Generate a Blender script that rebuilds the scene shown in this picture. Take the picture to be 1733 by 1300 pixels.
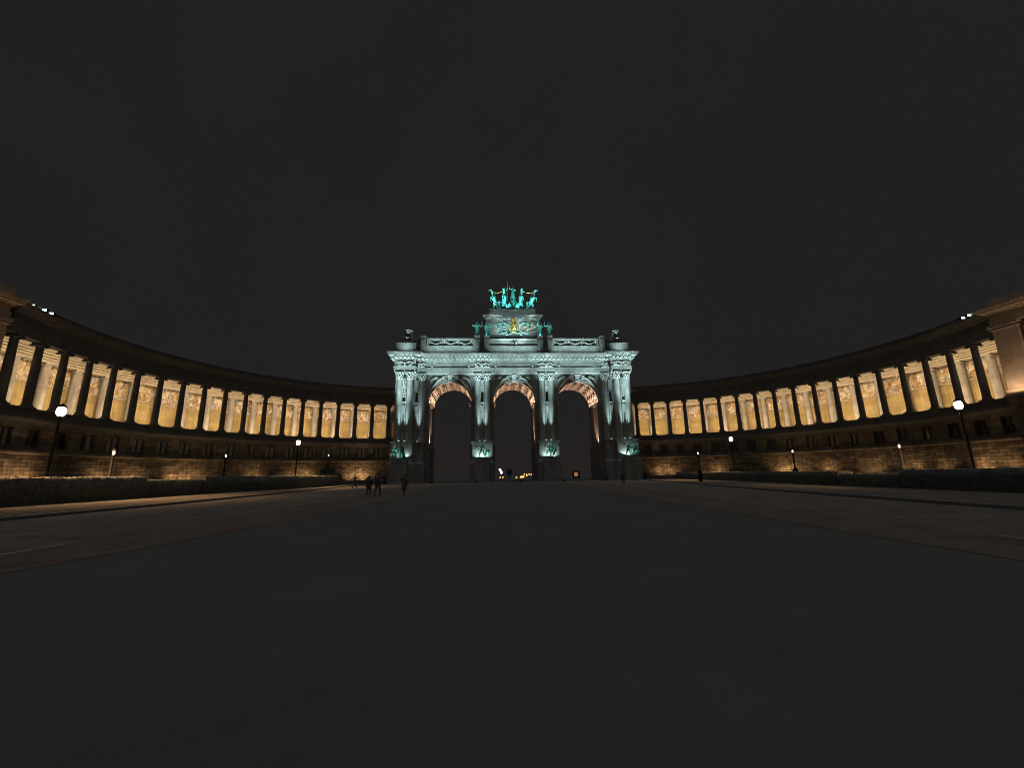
import bpy, math, random
from mathutils import Vector, Matrix, noise
R = math.radians
random.seed(7)
sc = bpy.context.scene
for o in list(bpy.data.objects): bpy.data.objects.remove(o, do_unlink=True)

# ------------------------------------------------------------------ camera
cam_d = bpy.data.cameras.new('camera'); cam = bpy.data.objects.new('camera', cam_d)
sc.collection.objects.link(cam); sc.camera = cam
cam_d.sensor_width = 36.0; cam_d.lens = 36.0*704.23/1733.0
cam_d.clip_start = 0.1; cam_d.clip_end = 6000
P_, Y_, RO_ = .2143, .0554, -.0165
fw = Vector((math.sin(Y_)*math.cos(P_), math.cos(Y_)*math.cos(P_), math.sin(P_)))
r0 = Vector((math.cos(Y_), -math.sin(Y_), 0)); u0 = r0.cross(fw)
rt = r0*math.cos(RO_) + u0*math.sin(RO_); up = u0*math.cos(RO_) - r0*math.sin(RO_)
m4 = Matrix((rt, up, -fw)).transposed().to_4x4(); m4.translation = Vector((-6.184, 0, 1.6))
cam.matrix_world = m4

# ------------------------------------------------------------------ night sky
SKY = (.0158, .0149, .0148)
BACK = .045             # unseen sky fill added behind the camera to lift dark facades
GLOW = .78            # bright sky cap added overhead, out of view, to lift the ground
w = bpy.data.worlds.new('World'); sc.world = w; w.use_nodes = True
nt = w.node_tree; nt.nodes.clear()
tc = nt.nodes.new('ShaderNodeTexCoord'); sx = nt.nodes.new('ShaderNodeSeparateXYZ')
nt.links.new(tc.outputs['Generated'], sx.inputs[0])
rmp = nt.nodes.new('ShaderNodeValToRGB'); nt.links.new(sx.outputs['Z'], rmp.inputs[0])
cr = rmp.color_ramp; cr.elements[0].position = 0.0; cr.elements[0].color = (.0185, .0152, .0142, 1)
cr.elements[1].position = .12; cr.elements[1].color = SKY + (1,)
e = cr.elements.new(.9); e.color = SKY + (1,)
e = cr.elements.new(.955); e.color = (GLOW, GLOW*.98, GLOW*.97, 1)
bg = nt.nodes.new('ShaderNodeBackground'); bg.inputs[1].default_value = 1
ow = nt.nodes.new('ShaderNodeOutputWorld')
mb_ = nt.nodes.new('ShaderNodeMapRange'); mb_.interpolation_type = 'SMOOTHSTEP'; nt.links.new(sx.outputs['Y'], mb_.inputs['Value'])
mb_.inputs['From Min'].default_value = .05; mb_.inputs['From Max'].default_value = -.6; mb_.inputs['To Max'].default_value = 1
mxw = nt.nodes.new('ShaderNodeMixRGB'); mxw.blend_type = 'ADD'; nt.links.new(mb_.outputs[0], mxw.inputs[0])
nt.links.new(rmp.outputs[0], mxw.inputs[1]); mxw.inputs[2].default_value = (BACK*1.0, BACK*.97, BACK*.95, 1)
cn = nt.nodes.new('ShaderNodeTexNoise'); cn.inputs['Scale'].default_value = 2.6; cn.inputs['Detail'].default_value = 5; nt.links.new(tc.outputs['Generated'], cn.inputs['Vector'])
cm = nt.nodes.new('ShaderNodeMapRange'); nt.links.new(cn.outputs['Fac'], cm.inputs['Value']); cm.inputs['From Min'].default_value = .3; cm.inputs['From Max'].default_value = .7; cm.inputs['To Min'].default_value = .965; cm.inputs['To Max'].default_value = 1.035
nt.links.new(cm.outputs[0], bg.inputs[1])
nt.links.new(mxw.outputs[0], bg.inputs[0]); nt.links.new(bg.outputs[0], ow.inputs[0])
w.cycles.sampling_method = 'AUTOMATIC'

vs = sc.view_settings; sc.display_settings.display_device = 'sRGB'
vs.view_transform = 'Standard'; vs.look = 'None'; vs.exposure = 0; vs.gamma = 1
sc.cycles.max_bounces = 5; sc.cycles.diffuse_bounces = 2; sc.cycles.glossy_bounces = 2
sc.cycles.sample_clamp_indirect = .6; sc.cycles.use_denoising = True; sc.cycles.filter_width = 1.05
sc.cycles.use_light_tree = True

# ------------------------------------------------------------------ lamps (light only; fixtures are built further down)
def spot(loc, tgt, power, col, ang=60, blend=.6, size=.12):
    d = bpy.data.lights.new('floodlight_beam', 'SPOT'); d.energy = power; d.color = col
    d.spot_size = R(ang); d.spot_blend = blend; d.shadow_soft_size = size
    o = bpy.data.objects.new('floodlight_beam', d); sc.collection.objects.link(o)
    o.location = loc; v = Vector(tgt)-Vector(loc)
    o.rotation_euler = v.to_track_quat('-Z', 'Y').to_euler(); return o
def area(loc, tgt, power, col, sx, sy, spread=180, roll_axis=None):
    d = bpy.data.lights.new('strip_light', 'AREA'); d.energy = power; d.color = col
    d.shape = 'RECTANGLE'; d.size = sx; d.size_y = sy; d.spread = R(spread)
    o = bpy.data.objects.new('strip_light', d); sc.collection.objects.link(o)
    z = -(Vector(tgt)-Vector(loc)).normalized()
    x = Vector(roll_axis) if roll_axis else Vector((1, 0, 0))
    y = z.cross(x).normalized(); x = y.cross(z)
    mm = Matrix((x, y, z)).transposed().to_4x4(); mm.translation = Vector(loc); o.matrix_world = mm
    return o
def point(loc, power, col, size=.2):
    d = bpy.data.lights.new('lamp_light', 'POINT'); d.energy = power; d.color = col; d.shadow_soft_size = size
    o = bpy.data.objects.new('lamp_light', d); sc.collection.objects.link(o); o.location = loc; return o

# ------------------------------------------------------------------ mesh helper
class MB:
    def __init__(s): s.v = []; s.f = []; s.uv = []; s.sm = []; s.mi = []; s.cur = 0
    def add(s, vs_, fs, smooth=False, uvs=None):
        b = len(s.v); s.v += [tuple(p) for p in vs_]
        for i, f in enumerate(fs):
            s.f.append(tuple(b+k for k in f)); s.sm.append(smooth); s.mi.append(s.cur)
            s.uv.append(uvs[i] if uvs else None)
    def quad(s, a, b, c, d, uv=None): s.add([a, b, c, d], [(0, 1, 2, 3)], uvs=[uv])
    def box(s, x0, x1, y0, y1, z0, z1):
        p = [(x, y, z) for z in (z0, z1) for y in (y0, y1) for x in (x0, x1)]
        s.add(p, [(0, 2, 3, 1), (4, 5, 7, 6), (0, 1, 5, 4), (2, 6, 7, 3), (0, 4, 6, 2), (1, 3, 7, 5)])
    def cbox(s, c, d, bev=0.0):
        s.box(c[0]-d[0]/2, c[0]+d[0]/2, c[1]-d[1]/2, c[1]+d[1]/2, c[2]-d[2]/2, c[2]+d[2]/2)
    def frustum(s, x, y, z0, z1, wx0, wy0, wx1, wy1):
        p = [(x+a*wx/2, y+b*wy/2, z) for z, wx, wy in ((z0, wx0, wy0), (z1, wx1, wy1)) for a, b in ((-1, -1), (1, -1), (1, 1), (-1, 1))]
        s.add(p, [(3, 2, 1, 0), (4, 5, 6, 7), (0, 1, 5, 4), (1, 2, 6, 5), (2, 3, 7, 6), (3, 0, 4, 7)])
    def lathe(s, prof, n=20, x=0, y=0, z=0, smooth=True, cap=True):
        vs_ = [(x+r*math.cos(2*math.pi*k/n), y+r*math.sin(2*math.pi*k/n), z+h) for r, h in prof for k in range(n)]
        fs = [(i*n+k, i*n+(k+1) % n, (i+1)*n+(k+1) % n, (i+1)*n+k) for i in range(len(prof)-1) for k in range(n)]
        s.add(vs_, fs, smooth)
        if cap: s.add([vs_[k] for k in range(n)][::-1] + vs_[-n:], [tuple(range(n)), tuple(range(n, 2*n))])
    def cap(s, a, b, ra, rb, n=8):                 # tapered capsule
        a = Vector(a); b = Vector(b); d = b-a; L = d.length
        if L < 1e-5: d = Vector((0, 0, 1)); L = 1e-5
        z = d.normalized(); x = z.orthogonal().normalized(); y = z.cross(x)
        rings = [(a-z*ra*.98, ra*.2), (a-z*ra*.6, ra*.8), (a, ra), (b, rb), (b+z*rb*.6, rb*.8), (b+z*rb*.98, rb*.2)]
        vs_ = [c+(x*math.cos(2*math.pi*k/n)+y*math.sin(2*math.pi*k/n))*r for c, r in rings for k in range(n)]
        fs = [(i*n+k, i*n+(k+1) % n, (i+1)*n+(k+1) % n, (i+1)*n+k) for i in range(5) for k in range(n)]
        fs += [tuple(range(n))[::-1], tuple(range(5*n, 6*n))]
        s.add(vs_, fs, True)
    def ell(s, c, r, n=12, m=8, rot=None):
        vs_ = []; c = Vector(c)
        for i in range(m+1):
            th = math.pi*i/m*.998+.001
            for k in range(n):
                ph = 2*math.pi*k/n
                p = Vector((r[0]*math.sin(th)*math.cos(ph), r[1]*math.sin(th)*math.sin(ph), r[2]*math.cos(th)))
                if rot: p = rot @ p
                vs_.append(c+p)
        fs = [(i*n+k, (i+1)*n+k, (i+1)*n+(k+1) % n, i*n+(k+1) % n) for i in range(m) for k in range(n)]
        fs += [tuple(range(n)), tuple(range(m*n, m*n+n))[::-1]]
        s.add(vs_, fs, True)
    def path(s, pts, rs, n=8):
        if not hasattr(rs, '__len__'): rs = [rs]*len(pts)
        for i in range(len(pts)-1): s.cap(pts[i], pts[i+1], rs[i], rs[i+1], n)
    def mesh(s, name, off=(0, 0, 0)):
        me = bpy.data.meshes.new(name)
        me.from_pydata([(p[0]-off[0], p[1]-off[1], p[2]-off[2]) for p in s.v], [], s.f)
        uvl = me.uv_layers.new(name='UVMap')
        for i, poly in enumerate(me.polygons):
            poly.use_smooth = s.sm[i]; poly.material_index = s.mi[i]
            u_ = s.uv[i]
            n_ = poly.normal
            for k, li in enumerate(poly.loop_indices):
                if u_: uvl.data[li].uv = u_[k]
                else:
                    p = s.v[s.f[i][k]]
                    if abs(n_.z) > .7: uvl.data[li].uv = (p[0], p[1])
                    elif abs(n_.y) >= abs(n_.x): uvl.data[li].uv = (p[0], p[2])
                    else: uvl.data[li].uv = (p[1], p[2])
        return me
    def build(s, name, mat, parent=None, off=None, loc=None, rz=0):
        if off is None: off = tuple(wloc(parent)) if parent else (0, 0, 0)
        me = s.mesh(name, off); me.materials.append(mat)
        return link(name, me, parent, loc, rz)
    def blend(s, name, mat, parent=None, voxel=.05, it=4, off=None, loc=None, rz=0):
        """all shapes fused to ONE continuous surface"""
        if off is None: off = tuple(wloc(parent)) if parent else (0, 0, 0)
        me = s.mesh(name+'_raw', off); t = bpy.data.objects.new('tmp', me); sc.collection.objects.link(t)
        a = t.modifiers.new('r', 'REMESH'); a.mode = 'VOXEL'; a.voxel_size = voxel; a.use_smooth_shade = True
        b = t.modifiers.new('s', 'SMOOTH'); b.iterations = it; b.factor = .5
        dg = bpy.context.evaluated_depsgraph_get()
        nm = bpy.data.meshes.new_from_object(t.evaluated_get(dg)); nm.name = name
        bpy.data.objects.remove(t, do_unlink=True)
        nm.materials.clear(); nm.materials.append(mat)
        return link(name, nm, parent, loc, rz)
def wloc(o):
    v = Vector((0, 0, 0))
    while o: v = v+Vector(o.location); o = o.parent
    return v
def link(name, me, parent=None, loc=None, rz=0):
    o = bpy.data.objects.new(name, me); sc.collection.objects.link(o)
    if parent: o.parent = parent
    if loc: o.location = loc
    o.rotation_euler = (0, 0, rz); return o
def tag(o, label, cat, group=None, kind=None):
    if label: o['label'] = label
    if cat: o['category'] = cat
    if group: o['group'] = group
    if kind: o['kind'] = kind
    return o
def thing(name, label, cat, loc=(0, 0, 0), rz=0, group=None):
    o = bpy.data.objects.new(name, None); sc.collection.objects.link(o); o.location = loc; o.rotation_euler = (0, 0, rz)
    o.empty_display_size = .3
    return tag(o, label, cat, group)
def struct(name, mb, mat):
    o = mb.build(name, mat); o['kind'] = 'structure'; return o
def dup(o, parent=None):
    c = o.copy(); sc.collection.objects.link(c)
    if parent: c.parent = parent
    for ch in list(o.children): dup(ch, c)
    return c

# ------------------------------------------------------------------ materials
def mat(name, base, rough=.85, metal=0, spec=.3, var=.25, scale=.6, bump=.0, bscale=8, tint=None, brick=None, streak=0, emis=None, es=0, mort=.35):
    m = bpy.data.materials.new(name); m.use_nodes = True
    n = m.node_tree.nodes; l = m.node_tree.links; b = n['Principled BSDF']
    b.inputs['Roughness'].default_value = rough; b.inputs['Metallic'].default_value = metal
    b.inputs['Specular IOR Level'].default_value = spec
    t = n.new('ShaderNodeTexCoord')
    if emis:
        b.inputs['Base Color'].default_value = base+(1,)
        b.inputs['Emission Color'].default_value = emis+(1,); b.inputs['Emission Strength'].default_value = es; m.cycles.emission_sampling = 'NONE'
        return m
    no = n.new('ShaderNodeTexNoise'); no.inputs['Scale'].default_value = scale; no.inputs['Detail'].default_value = 8
    no.inputs['Roughness'].default_value = .65
    l.new(t.outputs['Object'], no.inputs['Vector'])
    rp = n.new('ShaderNodeValToRGB'); l.new(no.outputs['Fac'], rp.inputs[0])
    d = tuple(c*(1-var) for c in base); h = tint or tuple(min(1, c*(1+var*.7)) for c in base)
    rp.color_ramp.elements[0].position = .32; rp.color_ramp.elements[0].color = d+(1,)
    rp.color_ramp.elements[1].position = .68; rp.color_ramp.elements[1].color = h+(1,)
    col = rp.outputs[0]; hgt = None
    if streak:
        mp = n.new('ShaderNodeMapping'); mp.inputs['Scale'].default_value = (2.2, 2.2, .12); l.new(t.outputs['Object'], mp.inputs[0])
        n2 = n.new('ShaderNodeTexNoise'); n2.inputs['Scale'].default_value = 1.3; n2.inputs['Detail'].default_value = 6; l.new(mp.outputs[0], n2.inputs['Vector'])
        r2 = n.new('ShaderNodeValToRGB'); l.new(n2.outputs['Fac'], r2.inputs[0])
        r2.color_ramp.elements[0].position = .38; r2.color_ramp.elements[0].color = (1-streak,)*3+(1,)
        r2.color_ramp.elements[1].position = .6; r2.color_ramp.elements[1].color = (1, 1, 1, 1)
        mx = n.new('ShaderNodeMixRGB'); mx.blend_type = 'MULTIPLY'; mx.inputs[0].default_value = 1
        l.new(col, mx.inputs[1]); l.new(r2.outputs[0], mx.inputs[2]); col = mx.outputs[0]
    if brick:
        bw, bh, ms = brick
        bt = n.new('ShaderNodeTexBrick'); l.new(t.outputs['UV'], bt.inputs['Vector'])
        bt.inputs['Scale'].default_value = 1; bt.inputs['Brick Width'].default_value = bw; bt.inputs['Row Height'].default_value = bh
        bt.inputs['Mortar Size'].default_value = ms; bt.inputs['Mortar Smooth'].default_value = .3; bt.inputs['Bias'].default_value = 0
        bt.inputs['Color1'].default_value = (1-var, 1-var, 1-var, 1); bt.inputs['Color2'].default_value = (1.0, 1.0, 1.0, 1)
        bt.inputs['Mortar'].default_value = (mort, mort, mort, 1)
        mx = n.new('ShaderNodeMixRGB'); mx.blend_type = 'MULTIPLY'; mx.inputs[0].default_value = 1
        l.new(col, mx.inputs[1]); l.new(bt.outputs['Color'], mx.inputs[2]); col = mx.outputs[0]
        hgt = bt.outputs['Fac']
    l.new(col, b.inputs['Base Color'])
    if bump:
        nb = n.new('ShaderNodeTexNoise'); nb.inputs['Scale'].default_value = bscale; nb.inputs['Detail'].default_value = 6
        l.new(t.outputs['Object'], nb.inputs['Vector'])
        bp = n.new('ShaderNodeBump'); bp.inputs['Strength'].default_value = bump; bp.inputs['Distance'].default_value = .08
        if hgt:
            ma = n.new('ShaderNodeMath'); ma.operation = 'MULTIPLY_ADD'; l.new(hgt, ma.inputs[0]); ma.inputs[1].default_value = -1.2
            l.new(nb.outputs['Fac'], ma.inputs[2]); l.new(ma.outputs[0], bp.inputs['Height'])
        else: l.new(nb.outputs['Fac'], bp.inputs['Height'])
        l.new(bp.outputs[0], b.inputs['Normal'])
    return m
M = {}
M['stone'] = mat('grey_stone', (.34, .345, .33), var=.32, scale=.5, bump=.3, bscale=4, streak=.22)
M['ashlar'] = mat('grey_ashlar', (.34, .345, .33), var=.28, scale=.5, bump=.3, bscale=4, brick=(1.7, .62, .025), streak=.2, mort=.55)
M['carved'] = mat('carved_stone', (.36, .36, .33), var=.5, scale=2.5, bump=.8, bscale=5)
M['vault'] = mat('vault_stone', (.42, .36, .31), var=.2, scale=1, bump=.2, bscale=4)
M['coffer'] = mat('coffer_shade_tone', (.13, .095, .07), var=.4, scale=2, bump=.5, bscale=5)  # recess bottoms of the vault, shade put into their colour
M['bluestone'] = mat('dark_bluestone', (.20, .205, .21), var=.3, scale=.6, bump=.4, bscale=3)
M['fstone'] = mat('facade_stone', (.24, .20, .15), var=.4, scale=.5, bump=.5, bscale=3, brick=(1.3, .5, .03), streak=.3)
M['rust'] = mat('rusticated_stone', (.30, .235, .16), var=.6, scale=1.1, bump=1.0, bscale=1.6, brick=(1.5, .46, .05), mort=.3, streak=.3)
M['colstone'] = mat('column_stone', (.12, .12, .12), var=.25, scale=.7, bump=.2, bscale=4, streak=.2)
M['pale'] = mat('pale_marble', (.44, .375, .32), var=.22, scale=.9, bump=.15, bscale=4, streak=.25)
M['beam'] = mat('pale_beam_stone', (.48, .385, .28), var=.22, scale=.8, bump=.2, bscale=4)
M['ochre'] = mat('ochre_plaster', (.48, .335, .145), var=.22, scale=.45, bump=.15, bscale=3, brick=(1.6, .8, .012), streak=.22, mort=.75)
M['bronze'] = mat('green_bronze', (.10, .35, .30), rough=.5, spec=.5, var=.6, scale=1.6, bump=.3, bscale=6)
M['bronzem'] = mat('weathered_bronze', (.09, .22, .18), rough=.55, spec=.4, var=.7, scale=2.5, bump=.5, bscale=6)
M['bronzed'] = mat('dark_bronze', (.06, .16, .12), rough=.45, spec=.5, var=.6, scale=1.8, bump=.3, bscale=6)
M['gold'] = mat('gilding', (.80, .46, .10), rough=.4, metal=.25, var=.35, scale=4, bump=.5, bscale=6)
M['iron'] = mat('black_iron', (.02, .02, .021), rough=.8, spec=.08, var=.3, scale=5)
M['asphalt'] = mat('asphalt', (.15, .138, .125), rough=.95, spec=.1, var=.3, scale=.7, bump=.5, bscale=40)
M['plaza'] = mat('dark_gravel', (.120, .120, .120), rough=1, spec=.0, var=.10, scale=.5, bump=.6, bscale=30)
M['pave'] = mat('paving', (.17, .155, .135), rough=1, spec=0, var=.3, scale=.9, bump=.5, bscale=20, brick=(.6, .3, .012))
M['redpath'] = mat('brown_gravel', (.17, .135, .112), rough=1, spec=0, var=.3, scale=.6, bump=.6, bscale=50)
M['kerb'] = mat('kerb_stone', (.17, .165, .16), var=.3, scale=2, bump=.3, bscale=12)
M['paint'] = mat('worn_road_paint', (.34, .32, .29), var=.55, scale=5, bump=.3, bscale=20)
M['soil'] = mat('terrace_gravel', (.14, .13, .12), var=.4, scale=1.2, bump=.5, bscale=12)
M['leaf'] = mat('hedge_leaves', (.085, .09, .08), var=.5, scale=3, bump=.6, bscale=10)
M['glass'] = mat('window_glass', (.03, .03, .035), rough=.08, spec=.6, var=.2)
M['curtain'] = mat('net_curtain', (.42, .40, .36), rough=.9, var=.35, scale=2)
M['wood'] = mat('dark_window_wood', (.06, .05, .04), rough=.6, var=.3, scale=4)
M['lampw'] = mat('lit_lamp_glass', (.9, .85, .8), emis=(1, .80, .68), es=9)
M['lamps'] = mat('lit_small_lamp', (.9, .85, .8), emis=(1, .9, .8), es=2.2)
M['lampb'] = mat('lit_blue_white_lamp', (.8, .85, .9), emis=(.78, .85, 1), es=6)
M['lampo'] = mat('lit_orange_lamp', (.9, .6, .2), emis=(1, .5, .13), es=1.6)
M['flood'] = mat('lit_floodlight_glass', (.8, .95, .9), emis=(.75, 1, .95), es=5)
M['cloth1'] = mat('dark_coat_cloth', (.10, .10, .105), rough=.95, var=.3, scale=6)
M['cloth2'] = mat('brown_coat_cloth', (.13, .10, .075), rough=.95, var=.3, scale=6)
M['cloth3'] = mat('blue_jeans_cloth', (.10, .11, .14), rough=.95, var=.3, scale=6)
M['skin'] = mat('skin', (.42, .27, .2), rough=.6, var=.1)
M['hair'] = mat('dark_hair', (.03, .022, .018), rough=.6, var=.3, scale=20)
M['shoe'] = mat('light_shoes', (.30, .29, .28), rough=.7, var=.2)
M['car'] = mat('dark_car_paint', (.05, .055, .06), rough=.25, spec=.6, var=.1)
M['rubber'] = mat('tyre_rubber', (.03, .03, .03), rough=.9, var=.2)
M['plate'] = mat('number_plate', (.6, .58, .52), rough=.5, var=.15)
M['letter'] = mat('incised_letters', (.05, .055, .055), var=.2)
M['dark'] = mat('dark_recess', (.035, .035, .036), var=.3)

def mosaic():
    m = bpy.data.materials.new('mosaic_frieze'); m.use_nodes = True
    n = m.node_tree.nodes; l = m.node_tree.links; b = n['Principled BSDF']; b.inputs['Roughness'].default_value = .6
    t = n.new('ShaderNodeTexCoord'); oi = n.new('ShaderNodeObjectInfo')
    mul = n.new('ShaderNodeMath'); mul.operation = 'MULTIPLY'; mul.inputs[1].default_value = 90; l.new(oi.outputs['Random'], mul.inputs[0])
    ad = n.new('ShaderNodeVectorMath'); ad.operation = 'ADD'; l.new(t.outputs['UV'], ad.inputs[0]); l.new(mul.outputs[0], ad.inputs[1])
    dn = n.new('ShaderNodeTexNoise'); dn.inputs['Scale'].default_value = .9; dn.inputs['Detail'].default_value = 3; l.new(ad.outputs[0], dn.inputs['Vector'])
    mx = n.new('ShaderNodeVectorMath'); mx.operation = 'MULTIPLY_ADD'; l.new(dn.outputs['Color'], mx.inputs[0]); mx.inputs[1].default_value = (1.1, 1.6, 1); l.new(ad.outputs[0], mx.inputs[2])
    mp = n.new('ShaderNodeMapping'); mp.inputs['Scale'].default_value = (1.25, .6, 1); l.new(mx.outputs[0], mp.inputs[0])
    vo = n.new('ShaderNodeTexVoronoi'); vo.inputs['Scale'].default_value = 1.7; l.new(mp.outputs[0], vo.inputs['Vector'])
    sp = n.new('ShaderNodeSeparateColor'); l.new(vo.outputs['Color'], sp.inputs[0])
    rp = n.new('ShaderNodeValToRGB'); rp.color_ramp.interpolation = 'CONSTANT'; l.new(sp.outputs[0], rp.inputs[0])
    cols = [(0, (.54, .36, .19)), (.18, (.62, .50, .36)), (.34, (.42, .26, .13)), (.46, (.70, .60, .48)), (.6, (.40, .38, .38)), (.68, (.58, .42, .22)), (.82, (.36, .24, .14)), (.9, (.66, .56, .46))]
    cr = rp.color_ramp; cr.elements[0].color = cols[0][1]+(1,); cr.elements[1].position = cols[1][0]; cr.elements[1].color = cols[1][1]+(1,)
    for p, c in cols[2:]:
        e = cr.elements.new(p); e.color = c+(1,)
    # modelling lines inside the figures
    wv = n.new('ShaderNodeTexNoise'); wv.inputs['Scale'].default_value = 3.2; wv.inputs['Detail'].default_value = 5; l.new(mx.outputs[0], wv.inputs['Vector'])
    r2 = n.new('ShaderNodeValToRGB'); l.new(wv.outputs['Fac'], r2.inputs[0])
    r2.color_ramp.elements[0].position = .38; r2.color_ramp.elements[0].color = (.5, .42, .36, 1)
    r2.color_ramp.elements[1].position = .56; r2.color_ramp.elements[1].color = (1.1, 1.08, 1.05, 1)
    mm = n.new('ShaderNodeMixRGB'); mm.blend_type = 'MULTIPLY'; mm.inputs[0].default_value = .85
    l.new(rp.outputs[0], mm.inputs[1]); l.new(r2.outputs[0], mm.inputs[2])
    # dark outlines
    v2 = n.new('ShaderNodeTexVoronoi'); v2.feature = 'DISTANCE_TO_EDGE'; v2.inputs['Scale'].default_value = 1.7; l.new(mp.outputs[0], v2.inputs['Vector'])
    r3 = n.new('ShaderNodeValToRGB'); l.new(v2.outputs['Distance'], r3.inputs[0])
    r3.color_ramp.elements[0].position = .0; r3.color_ramp.elements[0].color = (.35, .28, .22, 1)
    r3.color_ramp.elements[1].position = .07; r3.color_ramp.elements[1].color = (1, 1, 1, 1)
    m3 = n.new('ShaderNodeMixRGB'); m3.blend_type = 'MULTIPLY'; m3.inputs[0].default_value = .9
    l.new(mm.outputs[0], m3.inputs[1]); l.new(r3.outputs[0], m3.inputs[2])
    l.new(m3.outputs[0], b.inputs['Base Color'])
    return m
M['mosaic'] = mosaic()

# ------------------------------------------------------------------ ground
def strip(mb, A, B, z, n=1):
    for i in range(len(A)-1):
        mb.quad((A[i][0], A[i][1], z), (B[i][0], B[i][1], z), (B[i+1][0], B[i+1][1], z), (A[i+1][0], A[i+1][1], z))
g = MB(); g.quad((-1500, -300, 0), (1500, -300, 0), (1500, 3000, 0), (-1500, 3000, 0)); struct('plaza_ground', g, M['plaza'])
YS = [-12, 0, 8, 18, 30, 45, 62, 84, 97]
LK = [-26.2, -26.3, -26.5, -26.8, -27.2, -28, -29.5, -31, -32]; L2 = [-17.1, -17.1, -17.2, -17.3, -17.6, -18.6, -20, -21.2, -22]; LD = [-15.6, -15.4, -15.0, -13.6, -13.4, -13.6, -14.4, -15.4, -16]
RK = [11.4, 12.0, 12.6, 13.7, 15.5, 18, 21.5, 24.5, 26]; R2_ = [5.2, 5.4, 5.7, 6.6, 7.9, 9.6, 11.4, 13.4, 14.4]; RD = [2.7, 2.8, 2.95, 3.3, 4.1, 5.2, 6.6, 8.2, 9]
pl = lambda xs, d=0: [(x+d, y) for x, y in zip(xs, YS)]
for K, S, D, W_, sg in ((LK, L2, LD, -9.2, -1), (RK, R2_, RD, 8.6, 1)):
    a = MB(); strip(a, pl(K, -sg*.02), pl(S), .004); struct('road', a, M['asphalt'])
    a = MB(); strip(a, pl(S), pl(D), .008); struct('gravel_path', a, M['redpath'])
    a = MB(); strip(a, pl(K, sg*.3), pl(K, sg*abs(W_)), .14); struct('pavement', a, M['pave'])
    a = MB()
    strip(a, pl(K), pl(K, sg*.3), .15)
    for i in range(len(YS)-1):
        a.quad((K[i], YS[i], -.05), (K[i+1], YS[i+1], -.05), (K[i+1], YS[i+1], .15), (K[i], YS[i], .15))
    struct('kerb', a, M['kerb'])
def lerp(xs, y):
    for i in range(len(YS)-1):
        if YS[i] <= y <= YS[i+1]:
            t = (y-YS[i])/(YS[i+1]-YS[i]); return xs[i]+(xs[i+1]-xs[i])*t
    return xs[-1]
a = MB()
for xs, spans in ((L2, [(9.3, 10.2), (10.3, 11.3), (11.5, 12.0), (23.5, 27), (27.6, 33), (36, 39)]), (R2_, [(9.1, 9.8), (23, 24.6), (38, 41), (44, 52)])):
    for y0, y1 in spans:
        strip(a, [(lerp(xs, y0)-.07, y0), (lerp(xs, y1)-.07, y1)], [(lerp(xs, y0)+.06, y0), (lerp(xs, y1)+.06, y1)], .012)
struct('road_marking', a, M['paint'])

# ------------------------------------------------------------------ curved colonnades
X0, Y0, RR, T0, DT = 21.4, 61.0, 42.2, .3137, .0898
def AP(s, r, j, h):
    t = T0+DT*j; return (s*(X0+r*math.sin(t)), Y0+r*math.cos(t), h)
def arc_wall(mb, s, r, j0, j1, h0, h1, n):
    for i in range(n):
        a = j0+(j1-j0)*i/n; b = j0+(j1-j0)*(i+1)/n
        mb.quad(AP(s, r, a, h0), AP(s, r, b, h0), AP(s, r, b, h1), AP(s, r, a, h1), [(a*3.79, h0), (b*3.79, h0), (b*3.79, h1), (a*3.79, h1)])
def arc_prof(mb, s, prof, j0, j1, n, uvk=1.0):       # sweep (r,h) profile along the arc
    L = [0]
    for k in range(1, len(prof)): L.append(L[-1]+math.hypot(prof[k][0]-prof[k-1][0], prof[k][1]-prof[k-1][1]))
    for i in range(n):
        a = j0+(j1-j0)*i/n; b = j0+(j1-j0)*(i+1)/n
        for k in range(len(prof)-1):
            (r1, h1), (r2, h2) = prof[k], prof[k+1]
            mb.quad(AP(s, r1, a, h1), AP(s, r1, b, h1), AP(s, r2, b, h2), AP(s, r2, a, h2), [(a*3.79, L[k]), (b*3.79, L[k]), (b*3.79, L[k+1]), (a*3.79, L[k+1])])
    for j in (j0, j1): mb.add([AP(s, r, j, h) for r, h in prof], [tuple(range(len(prof)))])
J0 = -1.5
SB, ST, HC = 10.43, 18.75, .62       # column foot, column top, capital height
def col_meshes(rad, h0, h1, caph, basew, seg=20):
    """shaft, base, capital meshes centred on the axis (z absolute)"""
    a = MB(); hb = h0+.62; ht = h1-caph
    prof = [(rad*(1-.16*max(0, (k/8-.3)/.7)**1.6), hb+(ht-hb)*k/8) for k in range(9)]
    a.lathe(prof, seg)
    b = MB(); w_ = basew
    b.box(-w_, w_, -w_, w_, h0, h0+.22)
    b.lathe([(w_*.98, h0+.22), (w_*1.0, h0+.3), (w_*.97, h0+.38), (rad*1.09, h0+.43), (rad*1.07, h0+.48), (rad*1.16, h0+.52), (rad*1.14, h0+.58), (rad, h0+.62)], seg)
    c = MB(); rt_ = rad*.84
    c.lathe([(rt_, ht), (rt_*1.1, ht+.05), (rt_*1.1, ht+.1), (rt_, ht+.13), (rt_*1.02, ht+caph*.3), (rt_*1.3, ht+caph*.62), (rt_*1.32, ht+caph*.66)], seg)
    wa = rad*1.18
    c.box(-wa, wa, -wa, wa, h1-caph*.3, h1-.002)
    for sx_ in (-1, 1):
        for sy_ in (-1, 1):
            c.cap((sx_*wa*1.02, sy_*wa*.55, h1-caph*.52), (sx_*wa*1.02, sy_*wa*.98, h1-caph*.52), caph*.29, caph*.29, 10)
    return a, b, c
front_parts = col_meshes(.45, SB, ST, HC, .64)
back_parts = col_meshes(.55, 9.9, 18.2, .62, .72)
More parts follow.
